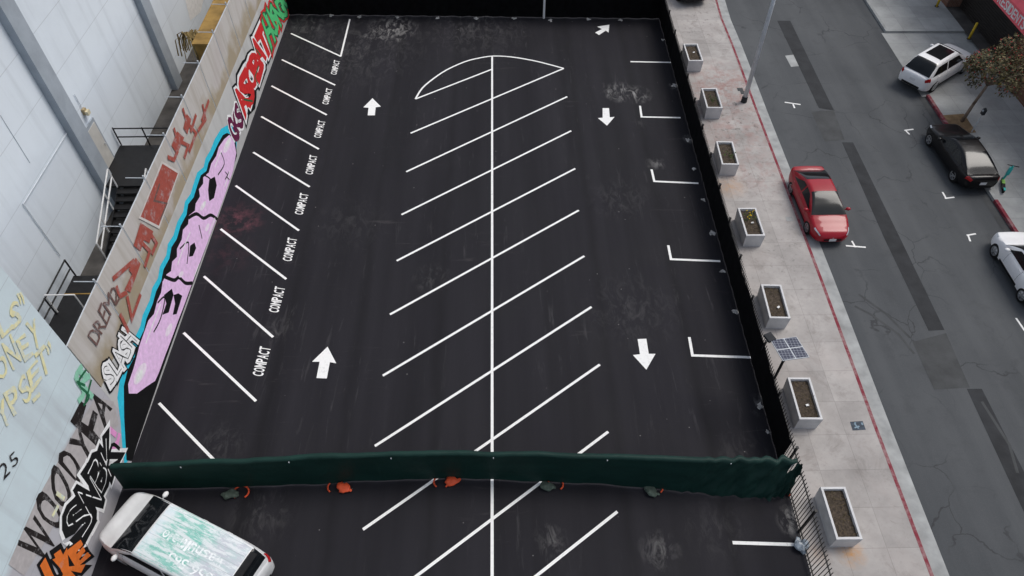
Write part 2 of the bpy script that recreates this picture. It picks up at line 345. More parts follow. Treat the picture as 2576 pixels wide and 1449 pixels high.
spoly([(2118,358),(2146,358),(2260,590),(2376,830),(2336,832),(2225,600)],'trench_patch',m_patch,-.116)
spoly([(2432,978),(2470,978),(2700,1430),(2660,1470)],'trench_patch',m_patch,-.116)
spoly([(1975,140),(2010,136),(2028,165),(1990,168)],'utility_patch',m_gutter,-.1165)
spoly([(2040,280),(2098,278),(2125,352),(2075,356)],'utility_patch',m_patch2,-.1165)
spoly([(2295,860),(2380,838),(2440,975),(2350,980)],'utility_patch',m_patch2,-.1165)
for seg in ([(2150,770),(2190,790),(2260,840),(2300,890)],[(2160,740),(2230,790),(2290,850)],[(2120,880),(2160,960),(2215,1080),(2290,1260)],[(2560,1190),(2540,1120),(2470,1010)]):
    mb=MB(); mb.ribbon([G(x,y,-.1155) for x,y in seg],.11); mb.build('tyre_mark',m_patch2,street)
def smark(segs,wd=.085):
    mb=MB()
    for k,sg in enumerate(segs): mb.ribbon([G(x,y,-.1145+k*.0006) for x,y in sg],wd)
    mb.build('parking_tick',m_paint,street)
smark([[(1974,257),(2014,263)],[(1995,262),(1999,272)]]); smark([[(2275,328),(2298,325)],[(2279,329),(2288,338)]])
smark([[(2371,483),(2380,499)],[(2377,499),(2401,496)]]); smark([[(2455,588),(2432,592)],[(2435,591),(2441,607)]])
smark([[(2128,618),(2178,622)],[(2143,606),(2152,622)]]); smark([[(2556,800),(2580,835)]])
# ------------------------------------------------------------------ lot markings
LAY=[0]
def zl(): LAY[0]+=1; return .004+LAY[0]*.0004
def mline(pts,wd=.105,name='painted_line'):
    z=zl(); mb=MB(); mb.ribbon([G(x,y,z) for x,y in pts],wd); mb.build(name,m_paint,lot_o)
mline([(1238,142),(1238,1449),(1238,1560)])
for a,b in (((1045,249),(1238,174)),((1418,172),(1033,335)),((1427,243),(1022,432)),((1437,329),(1010,540)),((1447,424),(998,656)),((1456,529),(981,791)),((1470,644),(963,945)),((1488,772),(943,1122)),((1509,917),(913,1332)),((1530,1086),(880,1575)),((1553,1287),(1190,1575))):
    mline([a,b])
mline(smooth_line([(1045,249),(1062,222),(1090,198),(1125,175),(1170,155),(1205,146),(1240,141),(1285,143),(1340,152),(1385,163),(1418,172)],3))
for a,b in (((880,48),(857,142)),((732,84),(858,142)),((709,150),(843,214)),((683,216),(822,289)),((657,293),(802,375)),((637,383),(779,470)),((593,467),(752,580)),((555,576),(720,702)),((513,695),(687,848)),((462,837),(644,1009)),((400,1014),(575,1195))):
    mline([a,b])
for p in ([(1586,155),(1690,157)],[(1610,266),(1614,294),(1712,296)],[(1639,426),(1646,456),(1757,461)],[(1681,617),(1688,652),(1812,657)],[(1734,848),(1742,894),(1890,899)],[(1843,1365),(2003,1370)]):
    mline(p,.115)
for pts in ([(824,872),(846,914),(830,911),(822,952),(796,951),(804,910),(785,910)],[(937,247),(958,268),(945,270),(943,290),(925,290),(927,271),(914,270)],
            [(1604,853),(1626,852),(1632,890),(1649,890),(1626,930),(1592,893),(1610,891)],[(1516,272),(1532,272),(1534,295),(1546,294),(1527,316),(1504,297),(1516,296)],
            [(1533,62),(1531,82),(1524,77),(1507,88),(1497,82),(1514,73),(1502,67)]):
    z=zl(); mb=MB(); mb.poly([G(x,y,z) for x,y in pts]); mb.build('painted_arrow',m_paint,lot_o)
for (a,b,h) in (((839,187),(848,152),7),((818,262),(829,223),7.5),((798,346),(810,304),8.5),((777,438),(789,391),9),((751,539),(766,487),10),((722,656),(736,599),11),((688,785),(705,722),12),((648,945),(668,873),13)):
    z=.005; mb=MB(); q=[G(a[0]+h,a[1]+h*.15,z),G(b[0]+h,b[1]+h*.15,z),G(b[0]-h,b[1]-h*.15,z),G(a[0]-h,a[1]-h*.15,z)]
    lettering(mb,'COMPACT',q,Z,0,fat=.02,gap=.22); mb.build('compact_lettering',m_paint,lot_o)
# ------------------------------------------------------------------ mural wall
def Wp(px,py,off=0): return onplane(px,py,WA,WN)+WN*off
corner=G(352,1098); cs=(corner-WA).dot(WD)
mw=thing('graffiti_wall','long concrete wall with pink bubble mural on left side of lot','wall',tuple(WA+WD*cs*.5))
WH=3.3
mb=MB(); mb.prism([WA-WD*14,WA+WD*(cs-.004),WA+WD*(cs-.004)-WN*.3,WA-WD*14-WN*.3],WH); mb.build('wall_face',m_wall,mw)
mb=MB(); mb.prism([WA-WD*14-WN*.33+Z*WH,WA-WD*14+Z*WH-WN*.004,WA+WD*(cs-.004)+Z*WH-WN*.004,WA+WD*(cs-.004)-WN*.33+Z*WH],.06); mb.build('wall_cap',m_wall,mw)
GL=[.003]
def gl(): GL[0]+=.0004; return GL[0]
def gpoly(pts,name,mat,par):
    mb=MB(); o=gl(); mb.poly([Wp(x,y,o) for x,y in pts]); return mb.build(name,mat,par)
def gstroke(list_,wd,name,mat,par,sm=0):
    for pts in list_:
        if sm: pts=smooth_line(pts,sm)
        mb=MB(); o=gl(); mb.ribbon([Wp(x,y,o) for x,y in pts],wd,WN); mb.build(name,mat,par)
def govals(lst,name,mat,par):
    for cx,cy,rx,ry,t in lst:
        mb=MB(); o=gl(); t=rad(t); mb.poly([Wp(cx+rx*math.cos(k*.393)*math.cos(t)-ry*math.sin(k*.393)*math.sin(t),cy+rx*math.cos(k*.393)*math.sin(t)+ry*math.sin(k*.393)*math.cos(t),o) for k in range(16)])
        mb.build(name,mat,par)
def gtext(txt,q,layers,par,name='graffiti_lettering',jit=.8,seed=1,gap=.1):
    for fat,mat in layers:
        o=gl(); gl(); mb=MB(); lettering(mb,txt,[Wp(x,y) for x,y in q],WN,o,fat,jit,gap,seed); mb.build(name,mat,par)
gpoly([(573,314),(556,324),(540,350),(530,376),(517,398),(512,420),(496,434),(488,458),(479,488),(465,507),(461,532),(446,558),(436,592),(422,614),(418,642),(402,670),(397,700),(383,724),(376,756),(359,792),(353,820),(337,854),(329,888),(311,920),(301,958),(295,1000),(303,1060),(308,1130),(313,1170),(330,1150),(364,1040),(399,945),(472,740),(543,540),(594,392),(596,340),(585,318)],'mural_edge',g_cyan,mw)
gpoly([(571,334),(560,340),(547,364),(536,388),(524,410),(519,430),(505,441),(497,464),(487,496),(473,514),(469,540),(454,568),(444,602),(431,622),(426,650),(411,678),(405,708),(392,734),(384,764),(368,802),(362,830),(346,864),(338,898),(321,930),(311,972),(312,1050),(318,1158),(332,1160),(345,1118),(404,943),(476,740),(547,540),(596,392),(592,345)],'mural_outline',g_black,mw)
gpoly([(577,339),(588,352),(594,385),(586,430),(573,468),(562,500),(549,535),(537,568),(524,604),(509,644),(494,684),(479,724),(463,768),(446,812),(430,856),(413,900),(400,936),(390,958),(366,974),(344,990),(324,990),(322,966),(336,926),(344,896),(351,868),(363,834),(373,806),(387,790),(395,758),(405,736),(409,708),(419,690),(430,682),(433,658),(445,646),(445,626),(457,602),(460,578),(473,564),(475,542),(490,530),(492,512),(503,494),(500,476),(511,462),(511,446),(525,434),(531,412),(544,392),(550,370),(564,350)],'mural_fill',g_pink,mw)
gstroke([[(474,548),(494,538),(512,549),(530,541),(547,552)],[(414,696),(438,705),(450,698),(466,712),(484,712)]],.16,'mural_outline',g_black,mw,4)
gstroke([[(513,440),(532,456),(528,500)],[(556,384),(564,412),(548,440)],[(452,626),(474,610),(470,664)],[(396,762),(414,748),(404,800),(386,836)],[(500,566),(508,600)]],.075,'mural_outline',g_black,mw,4)
gpoly([(526,452),(540,444),(545,466),(538,498),(526,506),(523,478)],'mural_outline',g_black,mw)
gpoly([(478,618),(489,610),(493,624),(485,644),(475,646)],'mural_outline',g_black,mw)
gpoly([(412,742),(432,726),(436,742),(424,786),(408,792),(418,764)],'mural_outline',g_black,mw)
gpoly([(436,742),(448,738),(458,744),(444,790),(434,792),(440,764)],'mural_outline',g_black,mw)
govals([(571,366,7,20,22),(510,518,5,13,25),(352,940,11,30,25),(521,572,4,11,20),(424,830,6,18,22),(455,690,5,9,30)],'mural_highlight',g_lpink,mw)
govals([(573,358,4,13,22),(350,946,6,18,25),(513,514,3,9,20)],'mural_highlight',g_white,mw)
gstroke([[(478,584),(460,626),(446,666)],[(403,765),(386,810),(366,864)],[(557,378),(540,420)],[(488,696),(500,664)],[(564,470),(578,430)],[(540,548),(524,590)]],.06,'mural_highlight',g_white,mw,3)
gstroke([[(566,432),(572,440),(565,452)],[(575,432),(570,446),(577,452)]],.05,'small_tag',g_black,mw)
gtext('GKS',[(592,362),(613,297),(592,262),(573,312)],[(.12,g_white),(.05,g_purple)],mw,seed=3,gap=-.02,jit=1.1)
gtext('ASOBAT',[(614,292),(680,116),(658,72),(586,240)],[(.19,g_black),(.125,g_white),(.055,g_red)],mw,seed=4,gap=-.05,jit=1.2)
gtext('HUSNGR',[(684,118),(724,12),(704,-25),(663,66)],[(.17,g_red),(.10,g_dgreen),(.04,g_green)],mw,seed=5,gap=-.03,jit=1.3)
gstroke([[(650,165),(640,195),(650,215)],[(612,250),(635,255)],[(640,120),(655,140)]],.10,'spray_drip',g_dgreen,mw)
qs_=[(280,980),(344,856),(314,828),(258,942)]
gtext('SLASH',qs_,[(.15,g_black),(.09,g_white)],mw,seed=23,gap=.0,jit=1.0)
gtext('SLASH',qs_,[(-.03,g_black)],mw,seed=23,gap=.0,jit=1.0)
# screen fence above wall
sf=thing('screen_fence','weathered tan screen panels with rust brown graffiti on top of mural wall','fence',tuple(WA+WD*cs*.5+Z*(WH+.06)))
npan=17; L0=-14
for k in range(npan):
    a=L0+(cs-L0-.01)*k/npan; b=L0+(cs-L0-.01)*(k+1)/npan; top=5.75 if k>5 else 5.95
    mb=MB(); mb.prism([WA+WD*(a+.04)-WN*.003+Z*(WH+.063),WA+WD*(b-.04)-WN*.003+Z*(WH+.063),WA+WD*(b-.04)-WN*.05+Z*(WH+.063),WA+WD*(a+.04)-WN*.05+Z*(WH+.063)],top-WH-.06); mb.build('screen_panel',m_screen,sf)
    mb=MB(); p=WA+WD*a-WN*.03; mb.tube(p+Z*(WH+.065),p+Z*(top+.22),.035); mb.tube(p+Z*(top+.1),p+Z*(top+.12)-WN*.7,.018,6); mb.build('post',m_galv,sf)
    mb=MB(); mb.tube(WA+WD*a+Z*(top+.02)-WN*.028,WA+WD*b+Z*(top+.02)-WN*.028,.022,6); mb.build('rail',m_galv,sf)
gpoly([(405,405),(450,432),(399,576),(347,549)],'graffiti_outline',g_pale,sf)
gpoly([(407,412),(446,436),(398,568),(352,545)],'graffiti_block',g_brown,sf)
gpoly([(444,330),(462,346),(444,388),(430,366)],'graffiti_block',g_brown,sf)
gpoly([(340,648),(352,664),(326,736),(312,728),(330,690),(322,678)],'graffiti_block',g_brown,sf)
gpoly([(468,286),(480,300),(470,338),(460,322)],'graffiti_block',g_brown,sf)
gpoly([(352,560),(384,582),(374,612),(360,604),(352,632),(334,618)],'graffiti_block',g_brown,sf)
gstroke([[(400,462),(386,505),(418,512),(402,552)],],.10,'graffiti_line',g_dbrown,sf)
gstroke([[(282,702),(336,655)],[(318,745),(330,802),(352,740)],[(436,322),(444,352),(472,366),(462,398)],[(458,272),(470,310),(492,335),(474,382)],[(524,252),(506,305)],[(492,288),(478,332)],[(345,600),(375,632),(362,672)],[(300,790),(322,836)],[(508,262),(516,300),(496,330)],[(290,720),(300,745),(318,735)],[(378,590),(392,612),(380,640)],[(420,395),(436,402),(446,378)]],.18,'graffiti_line',g_brown,sf)
gtext('DREM2',[(240,868),(300,745),(282,712),(218,840)],[(.0,g_dbrown)],sf,seed=31,jit=1.0,gap=.2)
# ------------------------------------------------------------------ near building
nb=thing('painted_building','pale blue painted building with spray tags, close on left of van','building',tuple(WA+WD*(cs+9)))
GL[0]=.012
mb=MB(); a=WA+WD*cs; b=WA+WD*(cs+24); mb.prism([a,b,b-WN*11,a-WN*11],13); mb.build('wall',m_nearwall,nb)
mb=MB(); mb.prism([a+Z*13.003+WN*.08-WD*.08,b+Z*13.003+WN*.08,b-WN*11+Z*13.003,a-WN*11+Z*13.003-WD*.08],.3); mb.build('parapet',m_pil,nb)
gpoly([(60,1449),(120,1350),(150,1290),(215,1200),(262,1110),(298,1068),(285,1010),(240,1000),(190,1080),(90,1260),(20,1420)],'paint_patch',g_buff,nb)
gtext('WOODYFA',[(105,1425),(285,1035),(240,978),(52,1350)],[(.02,g_spray)],nb,seed=41,jit=1.3,gap=.38)
gstroke([[(185,1250),(182,1290)],[(190,1265),(200,1262)],[(245,1130),(280,1080)],[(270,1075),(292,1095)],[(262,1160),(296,1110)],[(180,1275),(205,1225)],[(290,1130),(300,1090)],[(166,1320),(176,1290)]],.2,'tag_flare',g_hot,nb)
qq=[(206,1366),(304,1145),(268,1097),(164,1308)]
gtext('SNBK',qq,[(.15,g_white),(.09,g_black)],nb,seed=51,jit=1.1,gap=.0)
gtext('SNBK',qq,[(-.035,g_white)],nb,seed=51,jit=1.1,gap=.0)
gstroke([[(196,1330),(176,1290),(214,1268),(206,1230)],[(232,1250),(222,1196),(258,1176)],[(268,1180),(280,1120),(300,1130)]],.13,'tag_scribble',g_black,nb,4)
gtext('UKE',[(140,1480),(222,1403),(196,1362),(112,1432)],[(.16,g_black),(.07,g_org)],nb,seed=13,jit=1.8,gap=-.1)
gtext('ALLS"',[(-60,900),(72,790),(55,742),(-80,850)],[(.015,g_yellow)],nb,seed=14,gap=.25,jit=1.2)
gtext('MONEY',[(-40,995),(108,870),(88,812),(-62,935)],[(.015,g_yellow)],nb,seed=15,gap=.25,jit=1.2)
gtext('YPSET"',[(5,1085),(140,905),(122,862),(-15,1030)],[(.015,g_yellow)],nb,seed=16,gap=.25,jit=1.2)
gtext('25',[(8,1208),(48,1160),(36,1135),(-6,1180)],[(-.008,g_spray)],nb,seed=17,gap=.3)
gstroke([[(205,920),(190,950),(210,985),(195,1010)],[(225,945),(205,965),(232,1000)],[(200,935),(222,950)]],.2,'tag_scribble',g_mint,nb,3)
gstroke([[(215,930),(195,965),(222,995),(208,1020)],[(228,955),(212,1015)],[(190,960),(212,970)]],.09,'tag_scribble',g_dgreen,nb,3)
gstroke([[(80,1010),(98,990)],[(130,1300),(145,1270)],[(140,1240),(160,1255)]],.13,'spray_fleck',g_yellow,nb)
# ------------------------------------------------------------------ pale building across the alley
BA=G(290,515); bx=(BA-WA).dot(WN)
def BP(s,off=0,z=0): return WA+WD*s+WN*(bx+off)+Z*z
def Bp(px,py,off=0): return onplane(px,py,BA,WN)+WN*off
alley=MB(); alley.poly([BP(-25,0,.002),BP(cs+2,0,.002),WA+WD*(cs+2)-WN*.31+Z*.002,WA-WD*25-WN*.31+Z*.002]); struct(alley.build('alley',m_alley))
bb=thing('stucco_building','tall pale blue stucco building with grey pilasters beyond the mural wall','building',tuple(BP(cs*.5)))
mb=MB(); mb.prism([BP(-40),BP(cs+10),BP(cs+10,-12),BP(-40,-12)],15); mb.build('wall',m_bigwall,bb)
for px,py in ((290,515),(470,290),(575,60)):
    s0=(Bp(px,py)-WA).dot(WD); mb=MB()
    mb.prism([BP(s0-.45,.002),BP(s0+.45,.002),BP(s0+.45,.35),BP(s0-.45,.35)],15); mb.build('pilaster',m_pil,bb)
s0=(Bp(290,515)-WA).dot(WD); mb=MB(); mb.prism([BP(s0+9.5,.002),BP(s0+10.4,.002),BP(s0+10.4,.35),BP(s0+9.5,.35)],15); mb.build('pilaster',m_pil,bb)
mb=MB(); mb.poly([Bp(x,y,.01) for x,y in ((456,-40),(520,-40),(505,30),(478,52))]); mb.build('white_panel',m_white,bb)
m_door=M('pale_door',(.52,.51,.48),.6,.1,2); m_pipe=M('painted_conduit',(.60,.64,.68),.6,.1,3)
dl=Bp(283,398); ds=(dl-WA).dot(WD); dz=max(1.2,dl.z)
mb=MB(); mb.prism([BP(ds-.1,.004,dz),BP(ds+1.15,.004,dz),BP(ds+1.15,.07,dz),BP(ds-.1,.07,dz)],2.35); dfr=mb.build('door_frame',m_pil,bb)
mb=MB(); mb.prism([BP(ds+.02,.072,dz+.02),BP(ds+1.03,.072,dz+.02),BP(ds+1.03,.09,dz+.02),BP(ds+.02,.09,dz+.02)],2.15); dr=mb.build('door',m_door,bb)
mb=MB(); mb.tube(BP(ds+.12,.09,dz+1),BP(ds+.12,.16,dz+1),.03); mb.build('door_handle',m_galv,dr)
c0=Bp(165,335,.05); c1=Bp(60,520,.05); c1=Vector((c0+WD*(c1-c0).dot(WD)))
for pts in ([c0,c1,c1-Z*3],):
    mb=MB(); mb.path(pts,.022,6); mb.build('conduit',m_pipe,bb)
mb=MB(); mb.path([Bp(0,290,.012),Bp(75,410,.012)],.010,5); mb.build('wall_crack',m_pil,bb)
lp=Bp(208,280,.0); wl=thing('wall_lamp','tan box lamp on pale wall above the alley door','lamp',tuple(lp))
mb=MB(); mb.box(lp+WN*.08,(.14,.2,.28)); mb.build('lamp_body',m_tan,wl)
mb=MB(); mb.box(lp+WN*.2-Z*.06,(.12,.24,.2)); mb.build('lamp_shade',M('cream_lamp_glass',(.6,.54,.38),.4,.1),wl)
mb=MB(); mb.tube(lp+WN*.05+Z*.15,lp+WN*.05+Z*.9,.02); mb.build('lamp_conduit',m_pipe,wl)
# stairs
la,lb=ds-1.0,ds+2.0
st0=thing('metal_stair','black steel stair and landing with handrails below the alley door','staircase',tuple(BP(ds)))
mb=MB(); mb.prism([BP(la,.02,dz-.12),BP(lb,.02,dz-.12),BP(lb,2.9,dz-.12),BP(la,2.9,dz-.12)],.1); mb.build('landing',m_black,st0)
NS=9; rise=(dz-.15)/NS
for k in range(NS):
    a=lb+.02+k*.36; zz=dz-rise*(k+1)
    mb=MB(); mb.prism([BP(a,.9,zz-.05),BP(a+.35,.9,zz-.05),BP(a+.35,2.6,zz-.05),BP(a,2.6,zz-.05)],.05); mb.build('tread',m_black,st0)
se=lb+.02+NS*.36
for e in (.88,2.62):
    mb=MB(); mb.prism([BP(lb,e,dz-.4),BP(se,e,-.0),BP(se,e+.05,-.0),BP(lb,e+.05,dz-.4)],.3); mb.build('stringer',m_black,st0)
    mt=m_white
    for hh in (.55,1.0):
        mb=MB(); mb.path([BP(lb,e,dz+hh),BP(se,e,.1+hh)],.035); mb.build('handrail',mt,st0)
    for t in (0,.33,.66,1):
        q=BP(lb,e,dz-.1).lerp(BP(se,e,0),t); mb=MB(); mb.tube(q,q+Z*1.1,.035); mb.build('rail_post',mt,st0)
for hh in (.5,1.0):
    mb=MB(); mb.path([BP(la,.1,dz+hh),BP(la,2.85,dz+hh),BP(lb-.1,2.85,dz+hh)],.035); mb.build('handrail',m_black,st0)
for s_,e in ((la,.1),(la,1.5),(la,2.85),(ds+.5,2.85),(lb-.1,2.85)):
    mb=MB(); q=BP(s_,e,dz); mb.tube(q-Z*.1,q+Z*1.05,.035); mb.build('rail_post',m_black,st0)
for s_,e in ((la+.1,2.8),(lb-.1,2.8),(la+.1,.3),(lb-.1,.3)):
    mb=MB(); q=BP(s_,e); mb.tube(q,q+Z*(dz-.12),.05); mb.build('landing_leg',m_black,st0)
rp=thing('steel_ramp','black steel ramp with pipe railings at near end of alley','ramp',tuple(BP(se+3)))
r0=se+1.6; r1=cs+1
mb=MB(); mb.prism([BP(r0,.3,.0),BP(r1,.3,.0),BP(r1,3.0,.0),BP(r0,3.0,.0)],.75); mb.build('deck',m_black,rp)
mb=MB(); mb.prism([BP(r0+1.0,.3,.752),BP(r0+1.06,.3,.752),BP(r0+1.06,2.0,.752),BP(r0+1.0,2.0,.752)],.012); mb.build('edge_strip',m_ochre,rp)
for e in (.4,2.9):
    for hh in (.5,1.0):
        mb=MB(); mb.path([BP(r0,e,.75+hh),BP(r1,e,.75+hh)],.035); mb.build('handrail',m_black,rp)
    for k in range(5):
        q=BP(r0+(r1-r0)*k/4,e,.75); mb=MB(); mb.tube(q,q+Z*1.03,.035); mb.build('rail_post',m_black,rp)
mb=MB(); mb.path([BP(r0+2,.4,.75),BP(r0+2,.4,1.85),BP(r0+2,1.6,1.85),BP(r0+2,1.6,.75)],.03); mb.build('handrail',m_white,rp)
ub=MB(); ub.prism([BP(r0-1.1,3.2),BP(r0+.3,3.2),BP(r0+.3,4.2),BP(r0-1.1,4.2)],1.3); tag(ub.build('utility_box',m_black,None,at=tuple(BP(r0,3.7))),'black utility box on alley floor between ramp and mural wall','box')
# ochre shed
sh=thing('ochre_shed','long ochre painted shed in alley behind far end of mural wall','shed',tuple(BP(5,4)))
mb=MB(); q=[WA+WD*11.0-WN*.45,WA-WD*12-WN*.45,WA-WD*12-WN*1.7,WA+WD*11.0-WN*1.7]; mb.prism(q,4.5); mb.build('shed_wall',m_ochre,sh)
mb=MB(); q=[WA+WD*11.1-WN*.4+Z*4.503,WA-WD*12-WN*.4+Z*4.503,WA-WD*12-WN*1.77+Z*4.503,WA+WD*11.1-WN*1.77+Z*4.503]; mb.prism(q,.1); mb.build('shed_roof',m_ochre,sh)
dp=WA+WD*10.2-WN*2.1; pl=thing('dry_palm','dry brown palm fronds beside the ochre shed in alley','plant',tuple(dp))
mb=MB(); mb.tube(dp,dp+Z*4.2,.12,8,.09); mb.build('trunk',m_twig,pl)
mb=MB()
for k in range(46):
    t=random.uniform(0,6.28); d=Vector((math.cos(t),math.sin(t),0)); ln=random.uniform(.5,.95); c=dp+Z*4.2
    mb.ribbon([c,c+d*ln*.45+Z*random.uniform(.2,.5),c+d*ln*.85+Z*random.uniform(-.2,.3),c+d*ln+Z*random.uniform(-.8,-.2)],.07,n=(Z*.9+d.cross(Z)*.4).normalized())
mb.build('fronds',M('dry_frond',(.26,.19,.08),.9,.35,5),pl,stuff=True)
# ------------------------------------------------------------------ back fence
bf=thing('back_fence','tall black mesh covered fence across the far end of lot','fence',tuple(G(1190,42)))
b0=G(722,36); b1=G(1664,47); BD=(b1-b0).normalized(); BN=Vector((BD.y,-BD.x,0)); bl=(b1-b0).length
rows=[]
for j in range(9):
    r=[]
    for i in range(140):
        t=i/139; zz=.04+2.6*j/8; o=.07*noise.noise(Vector((t*40,zz*.7,3)))+.03*math.sin(t*150+zz)
        r.append(b0+BD*bl*t+BN*(o+.05)+Z*(zz+(.05*math.sin(t*55) if j==8 else 0)))
    rows.append(r)
mb=MB(); mb.grid(rows); mb.build('privacy_mesh',m_mesh,bf,True)
for i in range(11):
    p=b0+BD*bl*i/10-BN*.1; mb=MB(); mb.tube(p,p+Z*2.75,.04); mb.build('post',m_black,bf)
mb=MB(); mb.tube(b0-BN*.1+Z*2.72,b1-BN*.1+Z*2.72,.03); mb.build('top_rail',m_black,bf)
p=G(1368,46); mb=MB(); mb.tube(p,p+Z*2.9,.07,10); mb.build('gate_post',m_white,bf)
def pad(c,r,mat,name,par,h=.03):
    mb=MB(); pts=[]; n=11
    for k in range(n):
        t=6.283*k/n; rr=r*random.uniform(.35,1.2); pts.append(Vector((c.x+rr*math.cos(t),c.y+rr*math.sin(t)*1.1,.002)))
    top=[Vector((c.x+(p.x-c.x)*.7,c.y+(p.y-c.y)*.7,h)) for p in pts]
    i=len(mb.v); mb.v+=pts+top
    for k in range(n): mb.f.append([i+k,i+(k+1)%n,i+n+(k+1)%n,i+n+k])
    mb.f.append([i+n+k for k in range(n)]); return mb.build(name,mat,par)
for x,y in ((832,40),(905,42),(1000,43),(1100,45),(1197,46),(1293,47),(1385,51),(1480,49),(1560,50)): pad(G(x,y),.17,m_foot,'footing',bf)
# ------------------------------------------------------------------ right iron fence
rf=thing('iron_fence','black iron picket fence with mesh screen along the street side','fence',tuple(FA+FD*18))
fl=(FE-FA).length; npn=18; mend=(G(1958,1165)-FA).dot(FD)
for k in range(npn+1):
    p=FA+FD*fl*k/npn; mb=MB(); mb.box(p+Z*.89,(.07,.07,1.78)); mb.box(p+Z*1.795,(.09,.09,.03)); mb.build('post',m_black,rf)
for k in range(npn):
    a=fl*k/npn+.04; b=fl*(k+1)/npn-.04; mb=MB(); n=int((b-a)/.13)
    for i in range(1,n):
        p=FA+FD*(a+(b-a)*i/n); mb.box(p+Z*.89,(.02,.02,1.7))
    for zz in (.2,1.5):
        c=FA+FD*(a+b)/2+Z*zz; mb.box(c,(.035,b-a,.04),math.atan2(FD.y,FD.x)-math.pi/2)
    mb.build('picket_panel',m_black,rf)
rows=[]
for j in range(7):
    r=[]
    for i in range(150):
        t=mend*i/149; zz=.03+1.55*j/6; r.append(FA+FD*t-FN*(.05+.02*noise.noise(Vector((t*1.4,zz,9)))+.012*math.sin(t*9))+Z*(zz+(.03*math.sin(t*2.6) if j==6 else 0)))
    rows.append(r)
mb=MB(); mb.grid(rows); mb.build('privacy_mesh',m_mesh,rf,True)
for x,y,r in ((1672,100,.12),(1700,215,.2),(1736,352,.17),(1750,424,.17),(1775,502,.15),(1797,586,.17),(1822,682,.17),(1852,783,.16),(1916,1022,.18),(1935,1085,.12)): pad(G(x-5,y),r,m_foot,'footing',rf)
# ------------------------------------------------------------------ green temporary fence
gf=thing('construction_fence','dark green fabric covered temporary fence across the lot','fence',tuple(G(1150,1207)))
tp=[G(x,y,1.85) for x,y in ((275,1178),(410,1171),(550,1165),(700,1158),(840,1150),(975,1147),(1110,1143),(1250,1146),(1390,1147),(1560,1153),(1750,1160),(1880,1160),(2008,1162))]
bt=[G(x,y,.06) for x,y in ((312,1230),(440,1229),(578,1226),(715,1220),(850,1214),(980,1207),(1110,1203),(1235,1206),(1365,1211),(1510,1218),(1680,1232),(1800,1244),(1915,1255))]
def samp(P,t):
    f=t*(len(P)-1); i=min(int(f),len(P)-2); return P[i].lerp(P[i+1],f-i)
rows=[]; NJ=14; NI=240
for j in range(NJ):
    r=[]; v=j/(NJ-1)
    for i in range(NI):
        t=i/(NI-1); p=samp(bt,t).lerp(samp(tp,t),v)
        k=.06*noise.noise(Vector((t*18,v*1.0,1)))+.012*noise.noise(Vector((t*80,v*3+t*20,5)))*(1+5*(t>.85))
        if t>.86: k+=.24*(t-.86)/.14*noise.noise(Vector((t*70,v*3,8)))
        p=p+Vector((0,-1,0))*k
        if j==NJ-1: p.z+=.008*math.sin(t*120)-.035*abs(math.sin(t*math.pi*6.5))
        r.append(p)
    rows.append(r)
rows.append([p+Vector((0,.16,.02)) for p in rows[-1]]); rows.append([p+Vector((0,.02,-.18)) for p in rows[-1]])
mb=MB(); mb.grid(rows); mb.build('fabric_screen',m_green,gf,True)
e0=[G(1915,1255,.06),G(1960,1252,.06),G(1992,1236,.06)]; e1=[G(2008,1162,1.85),G(2016,1172,1.8),G(2020,1168,1.85)]
rows=[]
for j in range(8):
    r=[]
    for i in range(24):
        p=samp(e0,i/23).lerp(samp(e1,i/23),j/7); p=p+Vector((.0,-1,.2))*.22*noise.noise(Vector((i*.33,j*.6,4))); r.append(p)
    rows.append(r)
mb=MB(); mb.grid(rows); mb.build('fabric_screen',m_green,gf,True)
for i in range(7):
    t=i/6; a=samp(bt,t)+Vector((0,.12,0)); b=samp(tp,t)+Vector((0,.09,-.1)); mb=MB(); mb.tube((a.x,a.y,0),b,.025); mb.build('post',m_galv,gf)
for i in range(6):
    p=samp(tp,(i+.7)/6.4); mb=MB(); mb.box(p+Vector((0,-.06,-.08)),(.03,.02,.07)); mb.build('cable_tie',m_galv,gf)
def foot(px,py,flip,lab,sc=1.0):
    c=G(px,py); o=thing('fence_foot',lab,'fence stand',tuple(c),'orange fence stands')
    mb=MB(); pts=[]
    for k in range(13):
        t=math.pi*(k/12)*1.6-.9; pts.append(c+Vector((.28*sc*flip*math.cos(t)+.1*flip*sc,.24*sc*math.sin(t),.05)))
    mb.path(pts,.03,7); mb.path([c+Vector((-.2*flip*sc,.28*sc,.05)),c+Vector((.28*flip*sc,.22*sc,.05))],.03,7); mb.build('tube_frame',m_orange,o,True)
    mb=MB(); mb.tube(c+Vector((-.2*flip*sc,.28*sc,.03)),c+Vector((-.2*flip*sc,.28*sc,.2)),.032); mb.build('socket',m_orange,o)
def sandbag(px,py,mat,lab,sx=.26,rz=0):
    c=G(px,py); mb=MB(); m=Matrix.Rotation(rz,3,'Z')
    mb.ell(c+Z*.1,sx,.18,.1,16,9,m,.5); mb.ell(c+Z*.11+m@Vector((sx*.95,.02,0)),.08,.06,.05,8,5,m,.5); tag(mb.build('sandbag',mat,None,True,at=tuple(c)),lab,'sandbag','sandbags on fence stands')
foot(600,1240,1,'orange tube fence stand under grey sandbag nearest the white van'); sandbag(580,1246,m_bag,'grey green sandbag on the fence stand nearest the white van',.26,.1)
foot(852,1226,-1,'orange fence stand under orange bag, left of the long centre line, second from van'); sandbag(866,1229,m_orange,'slumped orange sandbag, the left one of the two orange bags',.27,-.5)
foot(1118,1213,-1,'orange fence stand with orange bag just left of the long centre line'); sandbag(1136,1214,m_orange,'full orange sandbag just left of the long centre line',.29,.15)
foot(1390,1220,1,'orange fence stand just right of the long centre line'); sandbag(1376,1226,m_bag,'grey green sandbag just right of the long centre line',.26,-.3)
